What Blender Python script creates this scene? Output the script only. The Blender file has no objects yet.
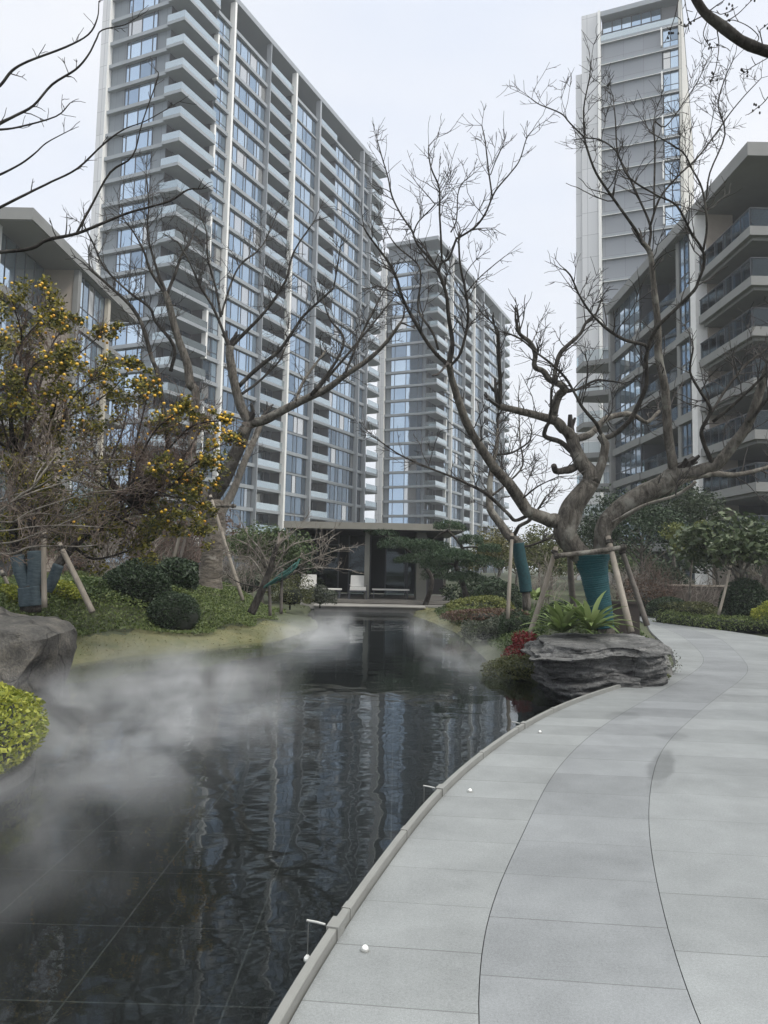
import bpy, math, random
import numpy as np
from mathutils import Vector

sc = bpy.context.scene
# ------------------------------------------------------------------ camera
F, CX, CY, PITCH, ROLL, EYE = 770.0, 384.0, 495.0, math.atan(70 / 770.0), 0.02, 1.6
_r = np.array([1.0, 0, 0]); _f = np.array([0, math.cos(PITCH), math.sin(PITCH)]); _u = np.array([0, -math.sin(PITCH), math.cos(PITCH)])
_r2 = math.cos(ROLL) * _r + math.sin(ROLL) * _u
_u2 = math.cos(ROLL) * _u - math.sin(ROLL) * _r
EYEP = np.array([0, 0, EYE])
cd = bpy.data.cameras.new("camera"); cam = bpy.data.objects.new("camera", cd)
sc.collection.objects.link(cam)
from mathutils import Matrix
cam.matrix_world = Matrix(((_r2[0], _u2[0], -_f[0], 0), (_r2[1], _u2[1], -_f[1], 0), (_r2[2], _u2[2], -_f[2], EYE), (0, 0, 0, 1)))
cd.sensor_fit = 'VERTICAL'; cd.sensor_height = 36.0; cd.sensor_width = 27.0
cd.lens = F * 36.0 / 1024.0
cd.shift_y = -17.0 / 1024.0
cd.clip_end = 3000
sc.camera = cam
# ------------------------------------------------------------------ world, sun, exposure
SUN_EL, SUN_AZ = math.radians(48), math.radians(125)      # azimuth clockwise from +Y: behind the viewer, to the right
w = bpy.data.worlds.new("World"); sc.world = w; w.use_nodes = True
nt = w.node_tree; nt.nodes.clear()
out = nt.nodes.new('ShaderNodeOutputWorld'); bg = nt.nodes.new('ShaderNodeBackground')
sky = nt.nodes.new('ShaderNodeTexSky'); sky.sky_type = 'NISHITA'; sky.sun_disc = False
sky.sun_elevation = SUN_EL; sky.sun_rotation = SUN_AZ
sky.air_density = 1.0; sky.dust_density = 3.0; sky.ozone_density = 1.5
tc = nt.nodes.new('ShaderNodeTexCoord')
nz = nt.nodes.new('ShaderNodeTexNoise'); nz.inputs['Scale'].default_value = 1.6; nz.inputs['Detail'].default_value = 4; nz.inputs['Roughness'].default_value = .5
mp = nt.nodes.new('ShaderNodeMapping'); mp.inputs['Scale'].default_value = (1, 1, 2.2)
rp = nt.nodes.new('ShaderNodeValToRGB')
rp.color_ramp.elements[0].position = .30; rp.color_ramp.elements[0].color = (5.95, 6.5, 7.6, 1)
rp.color_ramp.elements[1].position = .68; rp.color_ramp.elements[1].color = (7.5, 7.6, 7.85, 1)
mx = nt.nodes.new('ShaderNodeMixRGB'); mx.inputs[0].default_value = .88      # the overcast layer over the clear sky
nt.links.new(tc.outputs['Generated'], mp.inputs['Vector']); nt.links.new(mp.outputs[0], nz.inputs['Vector'])
nt.links.new(nz.outputs[0], rp.inputs[0])
nt.links.new(sky.outputs[0], mx.inputs[1]); nt.links.new(rp.outputs[0], mx.inputs[2])
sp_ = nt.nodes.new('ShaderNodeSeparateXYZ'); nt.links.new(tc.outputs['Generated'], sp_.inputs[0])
mr = nt.nodes.new('ShaderNodeValToRGB'); mr.color_ramp.interpolation = 'EASE'      # overcast is brightest overhead; extra boost added out of view to lighten surfaces
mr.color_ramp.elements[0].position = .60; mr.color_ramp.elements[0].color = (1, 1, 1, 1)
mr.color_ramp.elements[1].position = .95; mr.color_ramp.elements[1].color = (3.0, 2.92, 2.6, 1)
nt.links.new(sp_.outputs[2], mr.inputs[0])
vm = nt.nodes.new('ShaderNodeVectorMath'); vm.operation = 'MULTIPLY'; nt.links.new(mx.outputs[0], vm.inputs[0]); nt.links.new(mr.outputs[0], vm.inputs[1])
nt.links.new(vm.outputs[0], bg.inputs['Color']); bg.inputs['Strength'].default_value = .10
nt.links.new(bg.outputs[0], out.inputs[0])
ld = bpy.data.lights.new("sun", 'SUN'); ld.energy = 1.5; ld.angle = math.radians(14); ld.color = (1, .96, .9)
sun = bpy.data.objects.new("sun", ld); sc.collection.objects.link(sun)
_sd = Vector((math.sin(SUN_AZ) * math.cos(SUN_EL), math.cos(SUN_AZ) * math.cos(SUN_EL), math.sin(SUN_EL)))
sun.rotation_euler = _sd.to_track_quat('Z', 'Y').to_euler()
sc.view_settings.view_transform = 'Standard'; sc.view_settings.look = 'None'
sc.view_settings.exposure = 0.48; sc.view_settings.gamma = 1.0; sc.view_settings.use_curve_mapping = False
sc.render.engine = 'CYCLES'
cy = sc.cycles
cy.use_denoising = True; cy.max_bounces = 6; cy.diffuse_bounces = 2; cy.glossy_bounces = 3; cy.transmission_bounces = 3
cy.transparent_max_bounces = 12; cy.volume_bounces = 1; cy.caustics_reflective = False; cy.caustics_refractive = False
cy.use_adaptive_sampling = True; cy.adaptive_threshold = .015
cy.sample_clamp_indirect = 6

rng = np.random.default_rng(7)
random.seed(7)

# ------------------------------------------------------------------ helpers
def ray(x, y):
    return _f + (x - CX) / F * _r2 - (y - CY) / F * _u2
def at_y(x, y, Y):
    d = ray(x, y); return EYEP + d * (Y / d[1])
def at_z(x, y, z):
    d = ray(x, y); return EYEP + d * ((z - EYE) / d[2])

def tag(o, label=None, cat=None, group=None, kind=None):
    if label: o["label"] = label
    if cat: o["category"] = cat
    if group: o["group"] = group
    if kind: o["kind"] = kind
    return o

def empty(name, loc=(0, 0, 0), rz=0.0):
    o = bpy.data.objects.new(name, None); sc.collection.objects.link(o)
    o.location = loc; o.rotation_euler = (0, 0, rz); o.empty_display_size = .2
    return o

class MB:
    def __init__(s): s.v = []; s.f = []; s.m = []; s.cur = 0; s.n = 0; s.smooth = False
    def add(s, vs, fs):
        o = s.n; s.v.extend([tuple(map(float, p)) for p in vs]); s.n += len(vs)
        for f in fs: s.f.append(tuple(i + o for i in f)); s.m.append(s.cur)
        return s
    def box(s, x0, x1, y0, y1, z0, z1):
        return s.add([(x0, y0, z0), (x1, y0, z0), (x1, y1, z0), (x0, y1, z0), (x0, y0, z1), (x1, y0, z1), (x1, y1, z1), (x0, y1, z1)],
                     [(0, 3, 2, 1), (4, 5, 6, 7), (0, 1, 5, 4), (1, 2, 6, 5), (2, 3, 7, 6), (3, 0, 4, 7)])
    def prism(s, poly, z0, z1):
        n = len(poly)
        vs = [(p[0], p[1], z0) for p in poly] + [(p[0], p[1], z1) for p in poly]
        return s.add(vs, [tuple(range(n - 1, -1, -1)), tuple(range(n, 2 * n))] + [(i, (i + 1) % n, n + (i + 1) % n, n + i) for i in range(n)])
    def tube(s, pts, rad, sides=6, caps=True):
        P = np.asarray(pts, float); n = len(P)
        R = np.full(n, rad, float) if np.isscalar(rad) else np.asarray(rad, float)
        T = np.gradient(P, axis=0); T /= (np.linalg.norm(T, axis=1)[:, None] + 1e-9)
        a = np.array([0, 0, 1.0]) if abs(T[0][2]) < .9 else np.array([1.0, 0, 0])
        N = np.cross(T[0], a); N /= np.linalg.norm(N)
        ang = np.arange(sides) * 2 * math.pi / sides
        vs = np.zeros((n, sides, 3))
        for i in range(n):
            N = N - T[i] * (N @ T[i]); N /= (np.linalg.norm(N) + 1e-9)
            B = np.cross(T[i], N)
            vs[i] = P[i] + R[i] * (np.cos(ang)[:, None] * N + np.sin(ang)[:, None] * B)
        fs = []
        for i in range(n - 1):
            for j in range(sides):
                k = (j + 1) % sides
                fs.append((i * sides + j, i * sides + k, (i + 1) * sides + k, (i + 1) * sides + j))
        if caps:
            fs.append(tuple(range(sides - 1, -1, -1))); fs.append(tuple((n - 1) * sides + j for j in range(sides)))
        return s.add(vs.reshape(-1, 3), fs)
    def build(s, name, mats, parent=None, smooth=None):
        me = bpy.data.meshes.new(name); me.from_pydata(s.v, [], s.f)
        mats = mats if isinstance(mats, (list, tuple)) else [mats]
        for m in mats: me.materials.append(m)
        if len(mats) > 1: me.polygons.foreach_set('material_index', s.m)
        if smooth if smooth is not None else s.smooth: me.polygons.foreach_set('use_smooth', [True] * len(me.polygons))
        me.update()
        o = bpy.data.objects.new(name, me); sc.collection.objects.link(o)
        if parent: o.parent = parent
        return o

def mesh_np(name, V, faces_n, mat, parent=None, smooth=False):
    """V (N*k,3): N polygons of k own vertices."""
    k = faces_n; n = len(V) // k
    me = bpy.data.meshes.new(name)
    me.vertices.add(len(V)); me.vertices.foreach_set('co', np.asarray(V, np.float32).ravel())
    me.loops.add(len(V)); me.loops.foreach_set('vertex_index', np.arange(len(V), dtype=np.int32))
    me.polygons.add(n); me.polygons.foreach_set('loop_start', np.arange(n, dtype=np.int32) * k)
    me.polygons.foreach_set('loop_total', np.full(n, k, np.int32))
    me.materials.append(mat); me.update(calc_edges=True); me.validate()
    o = bpy.data.objects.new(name, me); sc.collection.objects.link(o)
    if parent: o.parent = parent
    return o

def smooth_line(P, per=4):
    P = np.asarray(P, float)
    if len(P) < 3:
        t = np.linspace(0, 1, per + 1)[:, None]; return P[0] * (1 - t) + P[-1] * t
    Q = np.vstack([2 * P[0] - P[1], P, 2 * P[-1] - P[-2]]); res = []
    for i in range(1, len(Q) - 2):
        for t in np.arange(per) / per:
            a, b, c, d = Q[i - 1], Q[i], Q[i + 1], Q[i + 2]
            res.append(.5 * (2 * b + (c - a) * t + (2 * a - 5 * b + 4 * c - d) * t * t + (-a + 3 * b - 3 * c + d) * t ** 3))
    res.append(P[-1]); return np.array(res)

# ------------------------------------------------------------------ materials
def new_mat(name):
    m = bpy.data.materials.new(name); m.use_nodes = True
    n = m.node_tree.nodes; return m, n, m.node_tree.links, n['Principled BSDF']

def mat(name, col, rough=.7, metal=0, noise=0, scale=4, bump=0, bscale=None, col2=None, detail=6, coat=0, spec=None, stretch=None):
    m, n, l, b = new_mat(name)
    b.inputs['Base Color'].default_value = (*col, 1); b.inputs['Roughness'].default_value = rough; b.inputs['Metallic'].default_value = metal
    if spec is not None: b.inputs['Specular IOR Level'].default_value = spec
    if noise or col2 or bump:
        t = n.new('ShaderNodeTexCoord'); src = t.outputs['Object']
        if stretch:
            mpn = n.new('ShaderNodeMapping'); mpn.inputs['Scale'].default_value = stretch; l.new(src, mpn.inputs[0]); src = mpn.outputs[0]
    if noise or col2:
        z = n.new('ShaderNodeTexNoise'); z.inputs['Scale'].default_value = scale; z.inputs['Detail'].default_value = detail; z.inputs['Roughness'].default_value = .6
        l.new(src, z.inputs['Vector'])
        r = n.new('ShaderNodeValToRGB'); r.color_ramp.elements[0].position = .32; r.color_ramp.elements[1].position = .68
        c2 = col2 or tuple(min(1, c * (1 + noise)) for c in col); c1 = col if col2 else tuple(c * (1 - noise) for c in col)
        r.color_ramp.elements[0].color = (*c1, 1); r.color_ramp.elements[1].color = (*c2, 1)
        l.new(z.outputs[0], r.inputs[0]); l.new(r.outputs[0], b.inputs['Base Color'])
    if bump:
        z2 = n.new('ShaderNodeTexNoise'); z2.inputs['Scale'].default_value = bscale or scale * 4; z2.inputs['Detail'].default_value = 5
        l.new(src, z2.inputs['Vector'])
        bp = n.new('ShaderNodeBump'); bp.inputs['Strength'].default_value = bump; bp.inputs['Distance'].default_value = .03
        l.new(z2.outputs[0], bp.inputs['Height']); l.new(bp.outputs[0], b.inputs['Normal'])
    return m

def leaf_mat(name, cols, trans=.25, rough=.5):
    m, n, l, b = new_mat(name)
    g = n.new('ShaderNodeNewGeometry'); r = n.new('ShaderNodeValToRGB')
    els = r.color_ramp.elements
    while len(els) < len(cols): els.new(.5)
    for i, c in enumerate(cols):
        els[i].position = i / max(1, len(cols) - 1); els[i].color = (*c, 1)
    l.new(g.outputs['Random Per Island'], r.inputs[0]); l.new(r.outputs[0], b.inputs['Base Color'])
    b.inputs['Roughness'].default_value = rough; b.inputs['Specular IOR Level'].default_value = .3
    tr = n.new('ShaderNodeBsdfTranslucent'); l.new(r.outputs[0], tr.inputs['Color'])
    mxs = n.new('ShaderNodeMixShader'); mxs.inputs[0].default_value = trans
    l.new(b.outputs[0], mxs.inputs[1]); l.new(tr.outputs[0], mxs.inputs[2]); l.new(mxs.outputs[0], n['Material Output'].inputs['Surface'])
    return m

def panel_mat(name, col, bw, bh, mortar, rough=.5, msize=.02, var=.06):
    """flat cladding boards with open joints, laid out in the thing's own coordinates"""
    m, n, l, b = new_mat(name)
    t = n.new('ShaderNodeTexCoord'); s = n.new('ShaderNodeSeparateXYZ'); l.new(t.outputs['Object'], s.inputs[0])
    a = n.new('ShaderNodeMath'); a.operation = 'ADD'; l.new(s.outputs[0], a.inputs[0]); l.new(s.outputs[1], a.inputs[1])
    c = n.new('ShaderNodeCombineXYZ'); l.new(a.outputs[0], c.inputs[0]); l.new(s.outputs[2], c.inputs[1])
    br = n.new('ShaderNodeTexBrick'); br.offset = 0; br.inputs['Scale'].default_value = 1
    br.inputs['Brick Width'].default_value = bw; br.inputs['Row Height'].default_value = bh; br.inputs['Mortar Size'].default_value = msize
    br.inputs['Color1'].default_value = (*[x * (1 - var) for x in col], 1); br.inputs['Color2'].default_value = (*[min(1, x * (1 + var)) for x in col], 1)
    br.inputs['Mortar'].default_value = (*mortar, 1)
    l.new(c.outputs[0], br.inputs['Vector']); l.new(br.outputs['Color'], b.inputs['Base Color']); b.inputs['Roughness'].default_value = rough
    return m

def glass_mat(name, c1, c2, metal=.75, rough=.04, pale=0):
    m, n, l, b = new_mat(name)
    g = n.new('ShaderNodeNewGeometry'); r = n.new('ShaderNodeValToRGB')
    r.color_ramp.elements[0].color = (*c1, 1); r.color_ramp.elements[1].color = (*c2, 1)
    if pale:       # some panes have a curtain drawn behind them
        r.color_ramp.elements[1].position = 1 - pale - .02; q = r.color_ramp.elements.new(1 - pale); q.color = (.62, .62, .60, 1); q = r.color_ramp.elements.new(.12); q.color = (*[x * .55 for x in c1], 1); q = r.color_ramp.elements.new(.15); q.color = (*c1, 1)
    oi = n.new('ShaderNodeObjectInfo'); sm = n.new('ShaderNodeMath'); sm.operation = 'MULTIPLY_ADD'; sm.inputs[1].default_value = 7.13; l.new(oi.outputs['Random'], sm.inputs[0]); l.new(g.outputs['Random Per Island'], sm.inputs[2]); fq = n.new('ShaderNodeMath'); fq.operation = 'FRACT'; l.new(sm.outputs[0], fq.inputs[0])
    l.new(fq.outputs[0], r.inputs[0]); l.new(r.outputs[0], b.inputs['Base Color'])
    b.inputs['Metallic'].default_value = metal; b.inputs['Roughness'].default_value = rough
    t = n.new('ShaderNodeTexCoord'); z = n.new('ShaderNodeTexNoise'); z.inputs['Scale'].default_value = .35; z.inputs['Detail'].default_value = 1
    l.new(t.outputs['Object'], z.inputs['Vector'])
    bp = n.new('ShaderNodeBump'); bp.inputs['Strength'].default_value = .05; bp.inputs['Distance'].default_value = .2
    l.new(z.outputs[0], bp.inputs['Height']); l.new(bp.outputs[0], b.inputs['Normal'])
    return m

M = {}
M['block_stone'] = mat('block_stone', (.225, .226, .218), .65, noise=.08, scale=.6)
M['stone_band'] = mat('stone_band', (.30, .325, .345), .6, noise=.06, scale=.5)
M['tower_wall'] = panel_mat('tower_wall', (.20, .228, .25), 1.1, 3.13, (.12, .12, .13), .5)
M['dark_wall'] = mat('dark_wall', (.07, .072, .078), .6, noise=.1, scale=.4)
M['white_panel'] = panel_mat('white_panel', (.66, .66, .66), 1.35, 3.13, (.36, .36, .37), .45, .03)
M['cream_fin'] = mat('cream_fin', (.86, .855, .82), .45)
M['grey_fin'] = mat('grey_fin', (.30, .322, .342), .5)
M['soffit'] = mat('soffit', (.24, .24, .245), .7)
M['glass_sky'] = glass_mat('glass_sky', (.40, .52, .65), (.62, .74, .85), .85, pale=.07)  # paler blue: reflected sky is put into the glass colour
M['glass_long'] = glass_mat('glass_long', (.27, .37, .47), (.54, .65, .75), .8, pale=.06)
M['glass_dark'] = glass_mat('glass_dark', (.10, .145, .19), (.22, .29, .36), .75, pale=.05)  # darker copy of the glass; dimmer reflection of lower floors is in its colour
M['mullion'] = mat('mullion', (.07, .075, .085), .4)
M['rail_glass'] = glass_mat('rail_glass', (.36, .43, .46), (.52, .59, .61), .75, .06)
def clear_glass(name, tint, refl=.25):
    m, n, l, b = new_mat(name); n.remove(b)
    tr = n.new('ShaderNodeBsdfTransparent'); tr.inputs[0].default_value = (*tint, 1); g = n.new('ShaderNodeBsdfGlossy'); g.inputs['Roughness'].default_value = .02; g.inputs['Color'].default_value = (.85, .93, .97, 1)
    lw = n.new('ShaderNodeLayerWeight'); lw.inputs['Blend'].default_value = refl; mxs = n.new('ShaderNodeMixShader'); l.new(lw.outputs['Fresnel'], mxs.inputs[0]); l.new(tr.outputs[0], mxs.inputs[1]); l.new(g.outputs[0], mxs.inputs[2]); l.new(mxs.outputs[0], n['Material Output'].inputs['Surface']); return m
M['clear_rail'] = clear_glass('clear_rail', (.70, .76, .78), .30)
M['grey_clad'] = panel_mat('grey_clad', (.28, .297, .32), 2.6, 3.13, (.17, .17, .18), .45, .02)
M['beige_stone'] = mat('beige_stone', (.36, .31, .26), .7, noise=.08, scale=.8)
def bark_mat(name, dark, light, lichen, scale=14, stretch=(1, 1, .35), lich=.62):
    m, n, l, b = new_mat(name); t = n.new('ShaderNodeTexCoord')
    mpn = n.new('ShaderNodeMapping'); mpn.inputs['Scale'].default_value = stretch; l.new(t.outputs['Object'], mpn.inputs[0])
    z = n.new('ShaderNodeTexNoise'); z.inputs['Scale'].default_value = scale; z.inputs['Detail'].default_value = 7; z.inputs['Roughness'].default_value = .7; z.inputs['Distortion'].default_value = .6; l.new(mpn.outputs[0], z.inputs['Vector'])
    r = n.new('ShaderNodeValToRGB'); r.color_ramp.elements[0].position = .36; r.color_ramp.elements[1].position = .64; r.color_ramp.elements[0].color = (*dark, 1); r.color_ramp.elements[1].color = (*light, 1); l.new(z.outputs[0], r.inputs[0])
    z2 = n.new('ShaderNodeTexNoise'); z2.inputs['Scale'].default_value = 3.2; z2.inputs['Detail'].default_value = 6; l.new(t.outputs['Object'], z2.inputs['Vector'])
    r2 = n.new('ShaderNodeValToRGB'); r2.color_ramp.elements[0].position = lich - .06; r2.color_ramp.elements[1].position = lich + .06; l.new(z2.outputs[0], r2.inputs[0])
    mx = n.new('ShaderNodeMixRGB'); mx.inputs[2].default_value = (*lichen, 1); l.new(r2.outputs[0], mx.inputs[0]); l.new(r.outputs[0], mx.inputs[1]); l.new(mx.outputs[0], b.inputs['Base Color'])
    b.inputs['Roughness'].default_value = .92; b.inputs['Specular IOR Level'].default_value = .2
    bp = n.new('ShaderNodeBump'); bp.inputs['Strength'].default_value = 1.0; bp.inputs['Distance'].default_value = .05; l.new(z.outputs[0], bp.inputs['Height']); l.new(bp.outputs[0], b.inputs['Normal']); return m
M['bark'] = bark_mat('bark', (.048, .043, .037), (.185, .168, .145), (.25, .24, .21))
M['bark_mid'] = bark_mat('bark_mid', (.022, .020, .018), (.085, .076, .066), (.14, .13, .115))
M['bark_dark'] = bark_mat('bark_dark', (.020, .018, .016), (.070, .062, .055), (.10, .095, .085))
M['bark_pale'] = bark_mat('bark_pale', (.11, .10, .085), (.27, .245, .21), (.33, .31, .28))
M['twig'] = mat('twig', (.050, .044, .040), .9)
M['twig_pale'] = mat('twig_pale', (.20, .175, .15), .9, noise=.25, scale=2)
M['twig_red'] = mat('twig_red', (.12, .085, .07), .9, noise=.3, scale=2)
M['pole'] = mat('pole', (.17, .145, .115), .8, scale=6, col2=(.32, .285, .24), bump=.3, stretch=(1, 1, .15))
M['pole_dark'] = mat('pole_dark', (.09, .08, .07), .8, scale=5, col2=(.16, .14, .12), bump=.3)
M['wood_prop'] = M['pole']

# ------------------------------------------------------------------ ground plan (metres; the camera stands at 0,0)
LEFT_EDGE = [(-.95, -6), (-.9, -2), (-.78, 0), (-.55, 1.6), (-.34, 2.84), (-.18, 3.54), (.02, 4.24), (.35, 5.39), (.86, 6.68), (1.56, 8.16), (2.45, 9.62), (3.50, 11.0),
             (4.3, 12.1), (4.95, 13.2), (5.82, 15.8), (7.0, 20.3), (8.1, 24.2), (8.9, 30)]
LINE_1 = [(.15, -6), (.17, -2), (.2, 0), (.27, 1.6), (.36, 2.86), (.45, 3.6), (.63, 4.1), (.93, 4.94), (1.36, 6.2), (2.28, 8.08), (3.81, 10.55), (4.95, 12.4), (6.0, 14.5), (7.3, 18.78), (7.95, 22), (8.4, 25), (9.2, 30)]
LINE_2 = [(.85, -6), (.87, -2), (.92, 0), (1.0, 1.6), (1.14, 2.89), (1.33, 3.7), (1.56, 4.56), (1.79, 5.29), (2.15, 6.2), (2.6, 7.23), (4.17, 9.82), (5.86, 12.48), (6.75, 14.6), (8.1, 18.6), (8.5, 21), (8.75, 25), (9.5, 30)]
RIGHT_EDGE = [(4.3, -6), (4.3, -2), (4.4, 0), (4.5, 2), (4.7, 4), (5.3, 6), (6.2, 8.5), (7.4, 12), (8.6, 15.5), (9.5, 18.3), (9.6, 20), (9.2, 22.4), (9.1, 25), (9.8, 30)]
def curve_x(C):
    S = smooth_line(C, 8); yy = np.arange(-6, 30.01, .1); xx = np.interp(yy, S[:, 1], S[:, 0])
    for _ in range(2):
        pad = np.concatenate([np.full(6, xx[0]), xx, np.full(6, xx[-1])]); xx = np.convolve(pad, np.ones(13) / 13, 'valid')
    return lambda y: np.interp(y, yy, xx)
fx0, fx1, fx2, fx3 = map(curve_x, (LEFT_EDGE, LINE_1, LINE_2, RIGHT_EDGE))
kerb = np.array([(float(fx0(y)), y) for y in np.concatenate([np.arange(-6, 2, .4), np.arange(2, 11.6, .15)])])
POND = [tuple(p) for p in kerb] + [(3.1, 11.3), (2.7, 11.6), (2.34, 11.7), (1.95, 13.2), (1.98, 16.2), (1.94, 20.5), (1.55, 24), (1.1, 27), (.9, 29.6), (-2.6, 29.6), (-2.5, 26), (-1.9, 23), (-1.7, 20.94), (-2.27, 17.5), (-3.52, 15.2),
        (-4.51, 14.06), (-5.02, 12.86), (-5.3, 11.5), (-5.8, 10.2), (-6.6, 8.7), (-7.5, 6), (-8, 0), (-8, -6)]
POND = np.array(POND)
def in_poly(x, y, P):
    ins = np.zeros(x.shape, bool); n = len(P)
    for i in range(n):
        x0, y0 = P[i]; x1, y1 = P[(i + 1) % n]
        c = ((y0 > y) != (y1 > y)) & (x < (x1 - x0) * (y - y0) / (y1 - y0 + 1e-12) + x0); ins ^= c
    return ins
def dist_poly(x, y, P):
    d = np.full(x.shape, 1e9); n = len(P)
    for i in range(n):
        a = P[i]; b = P[(i + 1) % n]; ab = b - a; L = ab @ ab + 1e-12
        t = np.clip(((x - a[0]) * ab[0] + (y - a[1]) * ab[1]) / L, 0, 1)
        d = np.minimum(d, np.hypot(x - a[0] - t * ab[0], y - a[1] - t * ab[1]))
    return d
def sstep(a, b, x):
    t = np.clip((x - a) / (b - a), 0, 1); return t * t * (3 - 2 * t)
WATER_Z = -.12
def ground_h(x, y):
    x = np.asarray(x, float); y = np.asarray(y, float)
    d = dist_poly(x, y, POND); ins = in_poly(x, y, POND)
    left = sstep(-1.0, -2.6, x) * sstep(9, 12, y) * (1 - sstep(23, 27, y))
    hl = .16 * sstep(0, 1.4, d) + .78 * sstep(1.1, 3.4, d)
    hl += .10 * np.sin(x * 1.1 + 1) * np.sin(y * .8) * sstep(1, 3, d)
    right = sstep(1.5, 2.4, x) * (1 - sstep(-.9, -.2, x - fx0(y))) * sstep(11, 12, y)
    hr = .28 * sstep(0, 1.2, d) * (1 - sstep(27, 29, y)) + .36 * np.exp(-((x - 2.9) / 1.5) ** 2 - ((y - 13.0) / 2.0) ** 2) * sstep(0, .6, d)
    h = -.09 + .07 * sstep(.1, .5, d) + left * hl + right * hr
    far = sstep(26, 34, y); h = h * (1 - far) + far * .12
    path = (x > fx0(y) + .12) & (x < fx3(y) + .3) & (y < 30)
    h = np.where(path, -.07, h)
    rb = sstep(.3, 1.5, x - fx3(y)) * (y < 40); h = h + .18 * rb
    return np.where(ins, -.5, h)
def hit(px, py, y0=4.0, y1=60.0):
    """where the sight line through a pixel meets the ground"""
    Y = np.arange(y0, y1, .1); d = ray(px, py); X = d[0] / d[1] * Y; Z = EYE + d[2] / d[1] * Y
    k = np.nonzero(Z <= ground_h(X, Y))[0]; i = k[0] if len(k) else len(Y) - 1
    return np.array([X[i], Y[i], Z[i]])

xs = np.concatenate([[-900, -400, -200, -100, -60, -40, -30, -24], np.arange(-20, 22.01, .25), [24, 28, 34, 45, 70, 120, 220, 450, 900]])
ys = np.concatenate([[-120, -60, -30, -15, -10], np.arange(-7, 40.01, .25), [42, 45, 50, 60, 80, 110, 150, 220, 350, 600, 1400]])
GX, GY = np.meshgrid(xs, ys); GZ = ground_h(GX, GY)
M['soil'] = mat('soil', (.035, .042, .022), .95, scale=3, col2=(.075, .085, .04), bump=.6, bscale=30)
M['lawn'] = mat('lawn', (.10, .11, .045), .95, scale=2.2, col2=(.17, .16, .075), bump=.8, bscale=60)
def build_ground():
    nx, ny = len(xs), len(ys)
    V = np.stack([GX, GY, GZ], -1).reshape(-1, 3)
    me = bpy.data.meshes.new('ground'); fs = []; mi = []
    D = dist_poly(GX, GY, POND); 
    for j in range(ny - 1):
        for i in range(nx - 1):
            fs.append((j * nx + i, j * nx + i + 1, (j + 1) * nx + i + 1, (j + 1) * nx + i))
            x = GX[j, i]; y = GY[j, i]; d = D[j, i]
            wob = .35 * math.sin(x * 2.3) + .25 * math.sin(y * 3.1 + x)
            lawn = (-9 < x < -2.2 and 10.5 < y < 20 and d < 1.35 + wob * .5) or (0.5 < x < 3.5 and 20 < y < 30 and d < 1.2 + wob)
            mi.append(1 if lawn else 0)
    me.from_pydata(V.tolist(), [], fs); me.materials.append(M['soil']); me.materials.append(M['lawn'])
    me.polygons.foreach_set('material_index', mi); me.polygons.foreach_set('use_smooth', [True] * len(fs)); me.update()
    o = bpy.data.objects.new('ground', me); sc.collection.objects.link(o); tag(o, kind='structure')
build_ground()

# pond floor: black tiles with pale joints
m, n, l, b = new_mat('pond_tile')
t = n.new('ShaderNodeTexCoord'); mpn = n.new('ShaderNodeMapping'); mpn.inputs['Rotation'].default_value = (0, 0, math.radians(1.0)); l.new(t.outputs['Object'], mpn.inputs[0])
br = n.new('ShaderNodeTexBrick'); br.offset = 0; br.inputs['Scale'].default_value = 1; br.inputs['Brick Width'].default_value = .74; br.inputs['Row Height'].default_value = .74
br.inputs['Mortar Size'].default_value = .005; br.inputs['Color1'].default_value = (.010, .010, .010, 1); br.inputs['Color2'].default_value = (.016, .016, .017, 1); br.inputs['Mortar'].default_value = (.075, .075, .072, 1)
l.new(mpn.outputs[0], br.inputs['Vector']); l.new(br.outputs[0], b.inputs['Base Color']); b.inputs['Roughness'].default_value = .6
M['pond_tile'] = m
mb = MB(); mb.add([(p[0], p[1], -.42) for p in POND], [tuple(range(len(POND)))])
tag(mb.build('pond_floor', M['pond_tile']), kind='structure')
# water sheet
m, n, l, b = new_mat('water')
n.remove(b)
t = n.new('ShaderNodeTexCoord')
mp1 = n.new('ShaderNodeMapping'); mp1.inputs['Scale'].default_value = (1, 1, 1); l.new(t.outputs['Object'], mp1.inputs[0])
z1 = n.new('ShaderNodeTexNoise'); z1.inputs['Scale'].default_value = 1.45; z1.inputs['Detail'].default_value = 2; z1.inputs['Distortion'].default_value = .7; l.new(mp1.outputs[0], z1.inputs['Vector'])
mp2 = n.new('ShaderNodeMapping'); mp2.inputs['Scale'].default_value = (1, 2.2, 1); l.new(t.outputs['Object'], mp2.inputs[0])
z2 = n.new('ShaderNodeTexNoise'); z2.inputs['Scale'].default_value = 7; z2.inputs['Detail'].default_value = 2; l.new(mp2.outputs[0], z2.inputs['Vector'])
add = n.new('ShaderNodeMath'); add.operation = 'MULTIPLY_ADD'; add.inputs[1].default_value = .05; l.new(z2.outputs[0], add.inputs[0]); l.new(z1.outputs[0], add.inputs[2])
bp = n.new('ShaderNodeBump'); bp.inputs['Strength'].default_value = .13; bp.inputs['Distance'].default_value = .05; l.new(add.outputs[0], bp.inputs['Height'])
gl = n.new('ShaderNodeBsdfGlossy'); gl.inputs['Roughness'].default_value = .015; gl.inputs['Color'].default_value = (.76, .79, .81, 1); l.new(bp.outputs[0], gl.inputs['Normal'])
tr = n.new('ShaderNodeBsdfTransparent'); tr.inputs['Color'].default_value = (.62, .66, .66, 1)
fr = n.new('ShaderNodeFresnel'); fr.inputs['IOR'].default_value = 1.33; l.new(bp.outputs[0], fr.inputs['Normal'])
mxs = n.new('ShaderNodeMixShader'); l.new(fr.outputs[0], mxs.inputs[0]); l.new(tr.outputs[0], mxs.inputs[1]); l.new(gl.outputs[0], mxs.inputs[2])
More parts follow.
